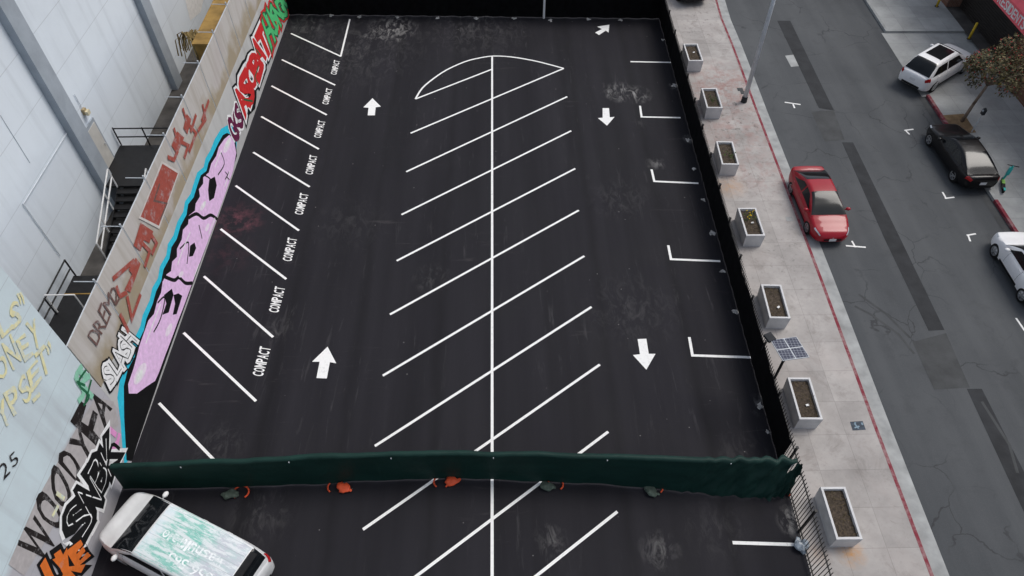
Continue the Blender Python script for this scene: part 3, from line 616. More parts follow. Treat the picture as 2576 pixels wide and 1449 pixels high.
foot(1640,1228,1,'orange fence stand behind the wrinkled sandbag near right end of green fence'); sandbag(1638,1238,m_bag,'wrinkled grey green sandbag near right end of green fence',.26,-.6)
foot(1972,1243,1,'orange fence stand at the iron fence corner of the green fence',.5)
# ------------------------------------------------------------------ planters
pls=[(1744,131),(1791,246),(1830,384),(1890,557),(1951,757),(2025,1001),(2116,1289)]
labs=['farthest concrete planter, near the back corner of the iron fence','concrete planter level with the street light pole','concrete planter between stained pavement and the yellow flowered planter','concrete planter with yellow flowers beside the red car','concrete planter just beyond the solar panels','concrete planter just nearer than the solar panels, beside blue pavement stencil','nearest concrete planter, beside the bare iron pickets']
ph=math.atan2(RD.y,RD.x)-math.pi/2
def make_planter(i):
    c=G(*pls[i],.77); c.z=.02; o=thing('planter',labs[i],'planter',tuple(c),'concrete planters along the pavement')
    m=Matrix.Rotation(ph+rad(random.uniform(-2,2)),3,'Z'); W2,L2,Hh=.44,.92,.75
    def ring(w_,l_,z): return [c+m@Vector((sx*w_,sy*l_,z)) for sx,sy in ((-1,-1),(1,-1),(1,1),(-1,1))]
    rs=[ring(W2-.03,L2-.03,0),ring(W2,L2,Hh-.02),ring(W2-.01,L2-.01,Hh),ring(W2-.085,L2-.085,Hh),ring(W2-.09,L2-.09,Hh-.16)]
    mb=MB(); mb.grid([r+[r[0]] for r in rs]); mb.build('box',m_conc,o)
    mb=MB(); NX,NY=9,17; mb.grid([[c+m@Vector(((W2-.091)*(2*a/(NX-1)-1),(L2-.091)*(2*b/(NY-1)-1),Hh-.13+.05*noise.noise(Vector((a*.7,b*.7,i*5))))) for b in range(NY)] for a in range(NX)]); mb.build('soil',m_soil,o,True)
    mb=MB()
    for k in range(60):
        q=c+m@Vector((random.uniform(-.33,.33),random.uniform(-.8,.8),Hh-.1)); d=Vector((random.uniform(-1,1),random.uniform(-1,1),random.uniform(.1,1))).normalized()*random.uniform(.06,.2)
        mb.tube(q,q+d,.006,4)
    mb.build('twigs',m_twig,o,stuff=True)
    if i in (1,3,2):
        mb=MB(); cc=c+m@Vector((0,.35 if i==3 else -.2,Hh))
        for k in range(70 if i==3 else 25):
            q=cc+Vector((random.gauss(0,.13),random.gauss(0,.16),random.uniform(-.1,.15))); a=Vector((random.uniform(-1,1),random.uniform(-1,1),random.uniform(-.3,1)))*.07; b=a.orthogonal()*.6; mb.poly([q,q+a*.5+b,q+a,q+a*.5-b])
        mb.build('leaves',m_leafy,o,stuff=True)
        if i==3:
            mb=MB()
            for k in range(12): mb.ell(cc+Vector((random.gauss(0,.12),random.gauss(0,.15),random.uniform(.08,.2))),.03,.03,.02,6,4)
            mb.build('flowers',m_yflow,o,stuff=True)
    if i in (0,3,4,5):
        mb=MB(); mb.box(c+m@Vector((random.uniform(-.1,.1),random.uniform(-.3,.2),Hh-.07)),(.12,.08,.03),random.random()); mb.build('litter',m_white,o)
for i in range(7): make_planter(i)
# ------------------------------------------------------------------ street furniture
lpb=G(1871,256,.02); sl_=thing('street_light','tall galvanised street light pole on the pavement by stained slabs','street light',tuple(lpb))
mb=MB(); mb.tube(lpb,lpb+Z*9.5,.125,12,.085); mb.build('pole',m_galv,sl_,True)
mb=MB(); mb.tube(lpb,lpb+Z*.35,.17,10,.15); mb.build('base_cover',m_patch,sl_)
mb=MB(); mb.tube(lpb+Z*9.4,lpb+Z*9.8+RE*2.2,.04); mb.build('arm',m_galv,sl_)
mb=MB(); mb.box(lpb+Z*9.8+RE*2.4,(.6,.25,.12)); mb.build('lamp_head',m_galv,sl_)
stp=G(1986,878,3.35); sb=Vector((stp.x,stp.y,.02))
so_=thing('solar_light','black pole carrying a tilted two by two solar panel beside iron fence','solar panel',tuple(sb))
mb=MB(); mb.tube(sb,sb+Z*3.25,.05,8); mb.build('pole',m_black,so_)
mx=Matrix.Rotation(rad(8),3,'Z')@Matrix.Rotation(rad(-8),3,'X'); cc=sb+Z*3.35
mb=MB(); mb.box(cc,(.98,1.0,.035),mx=mx); fr=mb.build('panel_frame',m_galv,so_)
m_cell=NB('solar_cells'); br=m_cell.t.nodes.new('ShaderNodeTexBrick'); br.offset=0; br.inputs['Scale'].default_value=1; br.inputs['Brick Width'].default_value=.115; br.inputs['Row Height'].default_value=.115; br.inputs['Mortar Size'].default_value=.006
br.inputs['Color1'].default_value=(.03,.035,.06,1); br.inputs['Color2'].default_value=(.05,.055,.085,1); br.inputs['Mortar'].default_value=(.3,.32,.36,1); m_cell.t.links.new(m_cell.co,br.inputs['Vector']); m_cell=m_cell.fin(br.outputs['Color'],.3,.3)
for a in (-.245,.245):
    for b in (-.25,.25):
        mb=MB(); mb.box(cc+mx@Vector((a,b,.022)),(.44,.45,.014),mx=mx); mb.build('solar_cell',m_cell,so_)
mb=MB(); mb.box(sb+Z*3.28+Vector((-.55,.55,.0)),(.3,.35,.1),.4); mb.build('lamp_head',m_patch,so_)
mb=MB(); mb.path([sb+Z*3.1,sb+Z*3.25+Vector((-.5,.5,0))],.025); mb.build('arm',m_black,so_)
swk=bpy.data.objects['sidewalk']
mb=MB(); mb.poly([G(x,y,.025) for x,y in ((2138,1061),(2170,1059),(2178,1081),(2145,1083))]); mb.build('stencil_square',M('faded_blue_stencil',(.055,.07,.09),.8,.35,12),swk)
mb=MB(); mb.ribbon([G(2150,1066,.028),G(2160,1078,.028)],.06); mb.ribbon([G(2150,1076,.0286),G(2162,1072,.0286)],.05); mb.poly([G(2151+3*math.cos(k),1064+2*math.sin(k),.0292) for k in range(6)]); mb.poly([G(x,y,.0284) for x,y in ((2165,1063),(2170,1063),(2172,1069),(2168,1069))]); mb.build('stencil_figure',M('pale_blue_stencil',(.20,.28,.34),.8,.2,9),swk)
for x,y in ((1862,225),(1870,233),(1986,551)):
    mb=MB(); mb.box(G(x,y,.023),(.32,.3,.008),ph); mb.build('utility_cover',m_gutter if x>1900 else m_patch2,swk)
c=G(2014,1376); mb=MB(); mb.ell(c+Z*.14,.19,.26,.14,16,10,None,.9); tag(mb.build('plastic_bag',M('translucent_plastic',(.26,.30,.34),.25,.4,6,spec=.5),None,False,at=tuple(c)),'crumpled pale plastic bag by the bare iron fence','bag')
# ------------------------------------------------------------------ cars
def tab(T,x):
    if x<=T[0][0]: return T[0][1]
    for (a,b),(c,d) in zip(T,T[1:]):
        if x<=c: return b+(d-b)*(x-a)/max(1e-6,c-a)
    return T[-1][1]
def stab(T,x):
    n=len(T)
    if x<=T[0][0]: return T[0][1]
    if x>=T[-1][0]: return T[-1][1]
    for i in range(n-1):
        if x<=T[i+1][0]:
            x0,y0=T[i]; x1,y1=T[i+1]; hh=max(1e-6,x1-x0); t=(x-x0)/hh
            d=(y1-y0)/hh
            dl=(y0-T[i-1][1])/max(1e-6,x0-T[i-1][0]) if i>0 else d
            dr=(T[i+2][1]-y1)/max(1e-6,T[i+2][0]-x1) if i<n-2 else d
            m0=0 if dl*d<=0 else 2*dl*d/(dl+d); m1=0 if dr*d<=0 else 2*dr*d/(dr+d)
            if i==0: m0=d
            if i==n-2: m1=d
            return y0*(2*t**3-3*t*t+1)+hh*m0*(t**3-2*t*t+t)+y1*(-2*t**3+3*t*t)+hh*m1*(t**3-t*t)
m_glass=M('dark_car_glass',(.008,.010,.012),.1,.2,2,spec=.28); m_tyre=M('tyre_rubber',(.012,.012,.012),.9,.2,9)
m_rim=M('alloy_rim',(.45,.46,.47),.3,.1,5,metal=.7); m_lamp=M('headlight_glass',(.45,.48,.51),.15,.15,5,spec=.5); m_tail=M('taillight_red',(.35,.01,.012),.2,.15,5,spec=.4); m_trim=M('black_trim',(.012,.012,.013),.6,.2,5,spec=.2)
m_plate=M('plate_white',(.7,.7,.7),.5,.05,5)
def make_car(lab,cat,loc,rz,paint,S,group=None):
    L,Wd,Hh=S['L'],S['W'],S['H']; h=L/2; cow,rfx,rrx,rex=S['cowl'],S['rf'],S['rr'],S['rear']; bz=S['belt']; hz=S['hood']; dkz=S['deck']
    o=thing('parked_car' if cat!='van' else 'wrapped_van',lab,cat,loc,group,rz,True); sq=S.get('square',0)
    ZS=[(-h,dkz-.16),(-h+.06,dkz-.05),(-h+.18,dkz),(rex,bz+.02 if rex<-h+.5 else (bz+dkz)/2+.02),(0,bz),(cow,hz+.05),(h-.6,hz-.03-.06*(1-sq)),(h-.22,hz-.15+.10*sq),(h-.08,hz-.25+.15*sq),(h,hz-.36+.18*sq)]
    WT=[(-h,.64+.16*sq),(-h+.05,.77+.11*sq),(-h+.2,.89+.04*sq),(-h+.6,.965),(-h+1.2,1),(h-1.3,1),(h-.8,.975),(h-.4,.90+.05*sq),(h-.16,.78+.10*sq),(h-.05,.64+.16*sq),(h,.50+.22*sq)]
    ZB=[(-h,.42),(-h+.1,.30),(-h+.4,.22),(h-.5,.20),(h-.12,.22),(h,.32)]
    def sec(x):
        w_=stab(WT,x)*Wd/2; zs=stab(ZS,x); zb=tab(ZB,x); d=zs-zb
        return [(0,zb),(w_*.84,zb),(w_*.955,zb+.05),(w_*.985,zb+.3*d),(w_*1.0,zb+.55*d),(w_*.985,zb+.72*d),(w_*.955,zb+.9*d),(w_*.90,zs-.005),(w_*.8,zs+.015),(w_*.45,zs+.032),(0,zs+.04)]
    xs=[h-v for v in (0,.02,.05,.09,.14,.2,.28,.37,.48,.6,.75,.95,1.2)]; n=16
    xs+= [h-1.2-(L-2.1)*(k+1)/n for k in range(n)]+[-h+v for v in (.7,.5,.34,.2,.12,.06,.025,0)]
    mb=MB(); rings=[]
    for x in xs:
        s=sec(x); ring=[Vector((x,y,z)) for y,z in s]+[Vector((x,-y,z)) for y,z in s[-2:0:-1]]; rings.append(ring)
    m=len(rings[0])
    for r in rings: mb.v+=r
    for a in range(len(rings)-1):
        for b in range(m): mb.f.append([a*m+b,a*m+(b+1)%m,(a+1)*m+(b+1)%m,(a+1)*m+b])
    mb.f.append(list(range(m))[::-1]); k0=(len(rings)-1)*m; mb.f.append([k0+b for b in range(m)])
    body=mb.build('body',paint,o,True)
    R_=S.get('wr',.33); ax=(h-S['fo'],-h+S['ro'])
    cb=MB()
    for x in ax:
        for s in (-1,1): cb.tube((x,s*(Wd/2-.27),R_),(x,s*(Wd/2+.2),R_),R_+.055,28)
    cut=cb.build('cut',m_trim)
    try:
        for ob in (body,cut):
            bm=bmesh.new(); bm.from_mesh(ob.data); bmesh.ops.recalc_face_normals(bm,faces=bm.faces); bm.to_mesh(ob.data); bm.free()
        md=body.modifiers.new('b','BOOLEAN'); md.operation='DIFFERENCE'; md.object=cut; md.solver='EXACT'; bpy.context.view_layer.update()
        me=bpy.data.meshes.new_from_object(body.evaluated_get(bpy.context.evaluated_depsgraph_get())); body.modifiers.clear()
        if len(me.polygons)>50: body.data=me
    except Exception as ex: print('bool',ex)
    bpy.data.objects.remove(cut)
    try: body.data.set_sharp_from_angle(angle=rad(40))
    except Exception: pass
    def B(x,u,s):
        q=sec(x); i=min(int(u),9); f=u-i; return Vector((x,s*(q[i][0]+(q[i+1][0]-q[i][0])*f),q[i][1]+(q[i+1][1]-q[i][1])*f))
    ZT=[(rex,0.0),(rex+(rrx-rex)*.5,.58),(rrx,.92),(rrx+.3,.98),((rfx+rrx)/2,1.0),(rfx-.25,.985),(rfx,.93),(rfx+(cow-rfx)*.5,.55),(cow,0.0)]
    tum=S.get('tum',.34)
    def gsec(x):
        zs=stab(ZS,x)+.012; fr=stab(ZT,x); zt=zs+max(.002,fr*(Hh-zs)); d=zt-zs; wb=stab(WT,x)*Wd/2*.90; wr=wb-tum*d
        return [(wb,zs-.02),(wr,zs+d*.86),(wr-.05*min(1,d*3),zs+d*.955),(wr*.55,zt-.006),(0,zt)]
    QK=[0,.5,.62,.82,1]
    def GH(x,q,s):
        c=gsec(x)
        for i in range(4):
            if q<=QK[i+1]+1e-9:
                f=(q-QK[i])/(QK[i+1]-QK[i]); return Vector((x,s*(c[i][0]+(c[i+1][0]-c[i][0])*f),c[i][1]+(c[i+1][1]-c[i][1])*f))
        return Vector((x,0,c[4][1]))
    gx=[rex+(cow-rex)*k/60 for k in range(61)]; mb=MB()
    qs=[0,.25,.5,.56,.62,.72,.82,.91,1]
    mb.grid([[GH(x,q,1) for q in qs]+[GH(x,q,-1) for q in qs[-2::-1]] for x in gx]); cabin=mb.build('cabin',paint,o,True)
    def patch(F,xa,xb,ua,ub,s,nx=14,nu=6,off=.006):
        rows=[]
        for i in range(nu+1):
            u=ua+(ub-ua)*i/nu; A=xa(u) if callable(xa) else xa; Bx=xb(u) if callable(xb) else xb; r=[]
            for k in range(nx+1):
                x=A+(Bx-A)*k/nx; p=F(x,u,s); e=.004
                px=F(x+e,u,s)-F(x-e,u,s); pu=F(x,min(ub,u+e),s)-F(x,u-e,s); nn=px.cross(pu)
                if nn.length<1e-9: nn=Vector((0,s,0))
                nn.normalize()
                if nn.dot(p-Vector((x if abs(nn.x)<.5 else 0,0,.4)))<0: nn=-nn
                r.append(p+nn*off)
            rows.append(r)
        return rows
    def band(xa,xb,q0,name,mat,off=.008):
        mb=MB(); r1=patch(GH,xa,xb,q0,1,1,14,6,off); r2=patch(GH,xa,xb,q0,1,-1,14,6,off)
        mb.grid(r1+r2[::-1][1:]); return mb.build(name,mat,o,True)
    band(rfx-.06,cow-.05,.56,'windshield',m_glass)
    if rrx-rex>.12: band(rex+.05,rrx+.04,.58,'rear_window',m_glass)
    pil=S.get('pillar',(rfx+rrx)/2-.05)
    for s in (1,-1):
        fa=lambda q:(cow-.22)+(rfx+.02-(cow-.22))*((q-.06)/.38); fb=lambda q:pil+.05
        mb=MB(); mb.grid(patch(GH,fb,fa,.06,.44,s)); mb.build('side_window',m_glass,o,True)
        ga=lambda q:pil-.05; gb=lambda q:(rex+.42*S.get('qk',1))+(rrx+.05-(rex+.42*S.get('qk',1)))*((q-.06)/.38)
        mb=MB(); mb.grid(patch(GH,gb,ga,.06,.44,s)); mb.build('side_window',m_glass,o,True)
        mb=MB(); mb.grid(patch(B,h-.50,h-.10,6.2,7.2,s,8,4,.008)); mb.build('headlight',m_lamp,o,True)
        mb=MB(); mb.grid(patch(B,-h+.03,-h+.30,5.2,7.0,s,8,4,.008)); mb.build('taillight',m_tail,o,True)
        mb=MB(); c=Vector((cow-.38,s*(Wd/2+.07),bz+.10)); mb.ell(c,.09,.12,.075,10,7); mb.tube(c,c-Vector((0,s*.16,.04)),.025); mb.build('side_mirror',S.get('mir',paint),o,True)
        for x in (pil+.16,pil-.85):
            p=B(x,6.3,s); mb=MB(); mb.box(p+Vector((0,s*.012,0)),(.18,.025,.025)); mb.build('door_handle',paint,o)
        mb=MB(); mb.grid(patch(B,-h+1.45,h-1.4,2.0,2.7,s,8,2,.006)); mb.build('sill',m_trim,o)
        for x in (cow-.5,pil,pil-.95):
            mb=MB(); mb.grid(patch(B,x-.006,x+.006,3,7.6,s,1,8,.003)); mb.build('door_seam',m_trim,o)
        for x in ax:
            y=s*(Wd/2-.115); mb=MB(); mb.lathe_y((x,y,R_),[(R_*.62,-.1),(R_*.94,-.11),(R_,-.08),(R_,.08),(R_*.94,.11),(R_*.62,.1)],26); wv=mb.build('wheel',m_tyre,o,True)
            mb=MB(); yy=y+s*.075
            mb.lathe_y((x,yy,R_),[(R_*.66,0),(R_*.66,s*.03),(R_*.56,s*.03),(R_*.56,-s*.05)],22)
            for k in range(5):
                t=k*1.2566+.3; d=Vector((math.cos(t),0,math.sin(t))); e=Vector((-math.sin(t),0,math.cos(t))); c=Vector((x,yy+s*.02,R_))
                mb.poly([c+d*.03+e*.035,c+d*R_*.6+e*.045,c+d*R_*.6-e*.045,c+d*.03-e*.035])
            mb.tube((x,yy+s*.0,R_),(x,yy+s*.026,R_),.06,10); mb.build('rim',m_rim,wv)
            mb=MB(); mb.lathe_y((x,y+s*.03,R_),[(0.001,0),(R_*.6,0)],18); mb.build('brake_disc',m_trim,wv)
    zb=tab(ZB,h); zs=stab(ZS,h); wn=stab(WT,h)*Wd
    mb=MB(); mb.box((h+.004,0,(zb+zs)/2+.02),(.02,wn*.86,(zs-zb)*.55)); mb.build('grille',m_trim,o)
    mb=MB(); mb.box((h+.018,0,zb+.10),(.012,.32,.14)); mb.build('license_plate',m_plate,o)
    mb=MB(); mb.box((-h-.008,0,dkz-.33),(.014,.32,.15)); mb.build('license_plate',m_plate,o)
    mb=MB(); mb.box((-h-.002,0,.44),(.02,Wd*.55,.12)); mb.build('rear_bumper_trim',m_trim,o)
    mb=MB(); mb.ell((h-.02,0,zs+.03),.03,.07,.02,10,5); mb.build('badge',m_rim,o,True)
    return o,band,GH,patch
def paint(name,c,metal=0.0,var=.04,coat=.35,spec=.3): return M(name,c,.38,var,2,metal,spec,coat=coat)
p_red=paint('red_car_paint',(.30,.005,.015),0,.04,.45,.18); p_white=paint('white_car_paint',(.86,.86,.86)); p_blk=paint('black_car_paint',(.004,.004,.005),0,.04,.3,.2)
sedan=dict(L=4.65,W=1.86,H=1.42,cowl=1.25,rf=.12,rr=-.85,rear=-2.0,belt=.89,hood=.86,deck=.97,fo=.92,ro=1.0,tum=.42)
coupe=dict(L=4.8,W=1.88,H=1.42,cowl=1.05,rf=.15,rr=-.85,rear=-2.1,belt=.92,hood=.90,deck=.99,fo=.92,ro=1.02,wr=.35,tum=.46)
suv=dict(L=5.05,W=1.98,H=1.72,cowl=1.2,rf=.45,rr=-1.7,rear=-2.42,belt=1.06,hood=1.05,deck=1.1,fo=.95,ro=1.0,wr=.38,tum=.32,qk=.8)
hat=dict(L=4.4,W=1.82,H=1.5,cowl=1.05,rf=.3,rr=-1.35,rear=-2.08,belt=.98,hood=.95,deck=1.05,fo=.9,ro=.85,wr=.34,tum=.4)
yaw=math.atan2(RD.y,RD.x)
a=G(2030,598,RZ); b=G(1992,488,RZ); c=(a+b)/2; c=c+RE*.82+RD*.25
car,band,GHf,pt=make_car('red sedan in the near lane facing the camera','car',(c.x,c.y,RZ),yaw+math.pi+rad(1),p_red,sedan)
a=G(2332,362,RZ); b=G(2384,458,RZ); c=(a+b)/2+RE*.95
car,band,GHf,pt=make_car('black coupe parked at far kerb near the green scooter','car',(c.x,c.y,RZ),yaw+rad(2),p_blk,coupe)
a=G(2499,638,RZ); b=G(2570,760,RZ); c=(a+b)/2+RE*.72
make_car('white hatchback cut off by the right edge of the photo','car',(c.x,c.y,RZ),yaw,p_white,hat)
hd=rad(36); rr=G(2342,231,-.105); off=Matrix.Rotation(hd,3,'Z')@Vector((-1.52,-.92,0)); c=rr-off
car,band,GHf,pt=make_car('white suv with black panoramic roof at the driveway beside flowering tree','suv',(c.x,c.y,-.105),hd,p_white,suv); band(-1.2,.25,.74,'sunroof',m_glass,.009)
c=G(1700,-12,.02)+Vector((.6,1.0,0)); make_car('black car beyond the far end of iron fence','car',(c.x,c.y,.02),rad(100),p_blk,suv)
# wrapped van
big=dict(L=5.75,W=2.18,H=1.90,cowl=1.98,rf=.92,rr=-2.52,rear=-2.82,belt=1.15,hood=1.14,deck=1.17,fo=.98,ro=1.3,wr=.39,tum=.10,square=.5,qk=.5,pillar=-.3,mir=m_white)
hd=rad(154.5); c1=G(650,1376,1.85); off=Matrix.Rotation(hd,3,'Z')@Vector((-2.62,-.90,0)); c=c1-off; c.z=0
p_van=paint('dusty_white_van_paint',(.68,.69,.69),0,.10)
van,band,GHf,pt=make_car('white van with torn green and white roof wrap in lower left','van',(c.x,c.y,0.004),hd,p_van,big)
def wrapcol(b):
    s=b.sep(); n=b.noise(1,9,stretch=(1.2,6,1),rough=.8); n2=b.noise(1.3,6,rough=.7); n3=b.noise(2.5,8,stretch=(1,2.5,1),rough=.82)
    x=b.math('ADD',s[0],b.mr(n2,0,1,-.8,.8))
    col=b.mix(b.mr(x,-1.3,-.95),(.50,.50,.56),(.17,.48,.40)); col=b.mix(b.mr(x,.35,.7),col,(.66,.73,.77))
    col=b.mix(b.math('MULTIPLY',b.mr(n3,.42,.60),.6),col,(.44,.62,.58))
    col=b.mix(b.math('MULTIPLY',b.mr(n,.47,.54),.9),col,(.70,.73,.74))
    fr=b.math('ABSOLUTE',b.math('SUBTRACT',b.math('FRACT',b.math('MULTIPLY',s[1],3.2)),.5)); col=b.mix(b.math('MULTIPLY',b.mr(fr,.04,.015),.35),col,(.2,.25,.25))
    return col,n3
def mat_wrap():
    b=NB('torn_roof_wrap'); col,_=wrapcol(b); return b.fin(col,.55,.3)
def mat_wlet():
    b=NB('worn_white_lettering'); col,n3=wrapcol(b); col=b.mix(b.mr(n3,.46,.56,.95,.05),col,(.86,.88,.88)); return b.fin(col,.55,.3)
band(-2.45,.80,.57,'roof_wrap',mat_wrap(),.008); m_wlet=mat_wlet()
def roofpt(x,y):
    lo,hi=0.5,1.0
    for _ in range(24):
        mid=(lo+hi)/2
        if abs(GHf(x,mid,1).y)>abs(y): lo=mid
        else: hi=mid
    p=GHf(x,(lo+hi)/2,1); return Vector((x,y,p.z+.014))
def rooftext(txt,x0,x1,yb,yt,mat,seed):
    mb=MB(); lettering(mb,txt,[Vector((x0,yb,0)),Vector((x1,yb,0)),Vector((x1,yt,0)),Vector((x0,yt,0))],Z,0,.01,.3,.22,seed)
    for i,v in enumerate(mb.v): mb.v[i]=roofpt(v.x,v.y)
    mb.build('roof_lettering',mat,van)
rooftext('washultralo',-1.95,.35,-.16,.16,m_wlet,1); rooftext('856',-1.95,-1.2,.34,.64,m_wlet,2); rooftext('565',-1.0,-.3,.34,.64,m_wlet,4)
mb=MB(); mb.box((-2.64,0,1.86),(.2,1.4,.05)); mb.build('roof_spoiler',m_trim,van)
# ------------------------------------------------------------------ right brick building
m_brick=NB('brown_brick'); br=m_brick.t.nodes.new('ShaderNodeTexBrick'); br.inputs['Scale'].default_value=1; br.inputs['Brick Width'].default_value=.3; br.inputs['Row Height'].default_value=.12; br.inputs['Mortar Size'].default_value=.01
br.inputs['Color1'].default_value=(.15,.075,.05,1); br.inputs['Color2'].default_value=(.21,.11,.075,1); br.inputs['Mortar'].default_value=(.2,.17,.15,1)
mp=m_brick.t.nodes.new('ShaderNodeMapping'); mp.inputs['Rotation'].default_value=(rad(90),0,rad(90)); m_brick.t.links.new(m_brick.co,mp.inputs[0]); m_brick.t.links.new(mp.outputs[0],br.inputs['Vector']); m_brick=m_brick.fin(br.outputs['Color'],.85,.2)
m_awn=M('red_awning',(.82,.13,.16),.7,.1,3)
yb0=rc(2385,25,.03)[1]; yb1=rc(2510,185,.03)[1]
rb=thing('brick_building','brown brick building with red awning across the street','building',tuple(RP(eB+4,yb1)))
for a_,b_ in ((-45,yb1-.0),(yb0+.4,yb0+30)):
    mb=MB(); mb.prism([RP(eB,a_,.0),RP(eB+12,a_,.0),RP(eB+12,b_,.0),RP(eB,b_,.0)],7); mb.build('wall',m_brick,rb)
mb=MB(); mb.prism([RP(eB,yb1+.003,3.3),RP(eB+12,yb1+.003,3.3),RP(eB+12,yb0+.397,3.3),RP(eB,yb0+.397,3.3)],3.7); mb.build('wall',m_brick,rb)
m_gate=M('dark_roll_gate',(.022,.018,.016),.6,.3,3)
mb=MB()
for k in range(22): mb.box(RP(eB+.9,(yb0+.4+yb1)/2,.08+k*.15),(.03,yb0-yb1+.35,.13),ph)
mb.build('roll_gate',m_gate,rb)
mb=MB(); mb.poly([RP(eB+.0,yb1,.034),RP(eB+6,yb1,.034),RP(eB+6,yb0+.4,.034),RP(eB,yb0+.4,.034)]); mb.build('entry_floor',m_alley,rb)
ea=eB-.9; AP=RP(ea,0)
def Ap(px,py,off=0): return onplane(px,py,AP,-RE)-RE*off
p1=Ap(2495,2); p2=Ap(2600,112); s1=(p1-O).dot(RD); s2=(p2-O).dot(RD); zl_=(p1.z+p2.z)/2
mb=MB(); mb.grid([[RP(ea,s1+1.5,zl_),RP(ea,s2-2,zl_)],[RP(ea,s1+1.5,zl_+.75),RP(ea,s2-2,zl_+.75)],[RP(eB-.003,s1+1.5,zl_+1.5),RP(eB-.003,s2-2,zl_+1.5)]]); aw=mb.build('awning',m_awn,rb)
q=[Ap(2503,14)]; zz0=zl_+.14; zz1=zl_+.62; sa_=(q[0]-O).dot(RD); sb_=sa_-3.1
mb=MB(); lettering(mb,'RESIDENTS',[RP(ea,sa_,zz0),RP(ea,sb_,zz0),RP(ea,sb_,zz1),RP(ea,sa_,zz1)],-RE,.006,.02,0,.2); mb.build('awning_lettering',m_white,aw)
m_yel=M('yellow_bollard_paint',(.62,.42,.03),.6,.15,5)
for (x,y),lab in zip(((2356,16),(2437,98),(2513,213)),('yellow bollard at far end of the gate by the brick building','yellow bollard just left of the flowering tree crown','yellow bollard between tree and brick wall')):
    c=G(x,y,.03); o=thing('bollard',lab,'bollard',tuple(c),'yellow bollards by the brick building'); mb=MB(); mb.tube(c,c+Z*1.05,.075,12); mb.ell(c+Z*1.05,.075,.075,.05,12,6); mb.build('post',m_yel,o,True)
    mb=MB(); mb.tube(c,c+Z*.02,.13,12); mb.build('base_plate',m_patch,o)
# ------------------------------------------------------------------ tree
tb=G(2420,305,.03); tr=thing('flowering_tree','street tree with olive leaves and red blossom in a bare soil pit','tree',tuple(tb))
m_bark=M('tree_bark',(.20,.15,.115),.9,.3,6,bump=.5)
mb=MB(); t1=tb+Vector((.12,.05,1.1)); t2=tb+Vector((.30,.1,2.2)); mb.tube(tb,t1,.095,9,.08); mb.tube(t1,t2,.08,9,.065); mb.build('trunk',m_bark,tr,True)
clumps=[]; cz=t2+Vector((.5,.2,.1))
mb=MB()
for k in range(17):
    t=k*2.4+random.uniform(-.3,.3); r_=random.uniform(.7,1.95); e=cz+Vector((math.cos(t)*r_,math.sin(t)*r_,random.uniform(.1,2.5)*(1-.1*r_))); md=t2.lerp(e,.5)+Vector((0,0,.2)); mb.tube(t2,md,.045,6,.03); mb.tube(md,e,.03,6,.012); clumps.append((e,random.uniform(.45,.8)))
mb.build('limbs',m_bark,tr,True)
clumps+= [(cz+Vector((0,0,1.8)),.9),(cz+Vector((.5,-.4,1.0)),.8),(cz+Vector((-.6,.2,1.0)),.7),(cz+Vector((.2,.8,1.2)),.8)]
def leaves(n,sz,rad_f,zoff):
    mb=MB()
    for k in range(n):
        c,r_=random.choice(clumps); d=Vector((random.gauss(0,1),random.gauss(0,1),random.gauss(0,.85))).normalized()*r_*rad_f*random.uniform(.35,1)**.6
        q=c+d+Z*zoff; a=Vector((random.uniform(-1,1),random.uniform(-1,1),random.uniform(-1.3,.3))).normalized()*sz*random.uniform(.7,1.3); b=a.cross(Vector((random.uniform(-1,1),random.uniform(-1,1),1))).normalized()*sz*.28
        mb.poly([q,q+a*.5+b,q+a,q+a*.5-b])
    return mb
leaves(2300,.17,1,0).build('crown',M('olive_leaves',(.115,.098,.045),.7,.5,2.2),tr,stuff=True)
leaves(1150,.16,.82,-.1).build('crown',M('dark_leaves',(.045,.048,.024),.7,.4,3),tr,stuff=True)
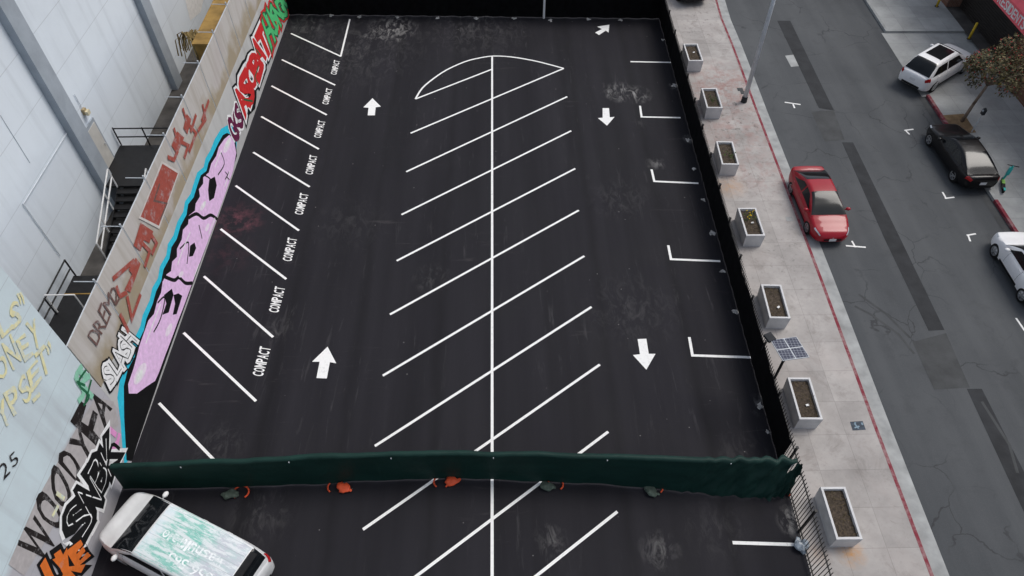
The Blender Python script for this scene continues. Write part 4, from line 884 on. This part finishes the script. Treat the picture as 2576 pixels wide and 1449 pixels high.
leaves(520,.11,1.05,.05).build('blossom',M('red_blossom',(.32,.035,.03),.7,.35,5),tr,stuff=True)
mb=MB(); mb.poly([G(x,y,.034) for x,y in ((2368,290),(2425,286),(2456,333),(2396,338))]); struct(mb.build('tree_pit',M('pit_soil',(.20,.135,.075),.95,.35,3,bump=.5)))
c=G(2444,332,.03); o=thing('parking_meter','grey parking meter on a thin post beside the tree pit','parking meter',tuple(c)); mb=MB(); mb.tube(c,c+Z*1.15,.03,8); mb.build('post',m_galv,o)
mb=MB(); mb.box(c+Z*1.3,(.15,.2,.3)); mb.ell(c+Z*1.45,.075,.1,.09,10,6); mb.build('meter_head',m_patch,o)
mb=MB(); mb.box(c+Z*1.38-RE*.078,(.012,.12,.1)); mb.build('meter_display',m_lamp,o)
c=G(2520,470,.03); o=thing('electric_scooter','teal electric scooter standing on the far pavement','scooter',tuple(c)); m_teal=M('teal_plastic',(.03,.42,.40),.45,.15,5); m_lime=M('lime_plastic',(.25,.5,.1),.45,.15,5)
u=(RD*.9+RE*.35).normalized()
mb=MB(); mb.box(c+Z*.14,(.17,.75,.06),math.atan2(u.y,u.x)-math.pi/2); mb.build('deck',m_trim,o)
mb=MB(); mb.tube(c+u*.42+Z*.18,c+u*.30+Z*1.12,.05,8); mb.build('stem',m_teal,o)
v=u.cross(Z); mb=MB(); mb.tube(c+u*.30+Z*1.12-v*.26,c+u*.30+Z*1.12+v*.26,.022,8); mb.build('handlebar',m_trim,o)
mb=MB(); mb.box(c+u*.35+Z*.75,(.14,.14,.42),math.atan2(u.y,u.x)); mb.build('battery_case',m_teal,o)
mb=MB(); mb.box(c+u*.20+Z*.185,(.15,.3,.03),math.atan2(u.y,u.x)-math.pi/2); mb.build('foot_pad',m_lime,o)
for s in (.46,-.46):
    mb=MB(); q=c+u*s+Z*.11; mb.tube(q-v*.03,q+v*.03,.11,16); mb.build('wheel',m_tyre,o)
mb=MB(); mb.box(c-u*.46+Z*.235,(.09,.2,.03),math.atan2(u.y,u.x)-math.pi/2); mb.build('fender',m_teal,o)
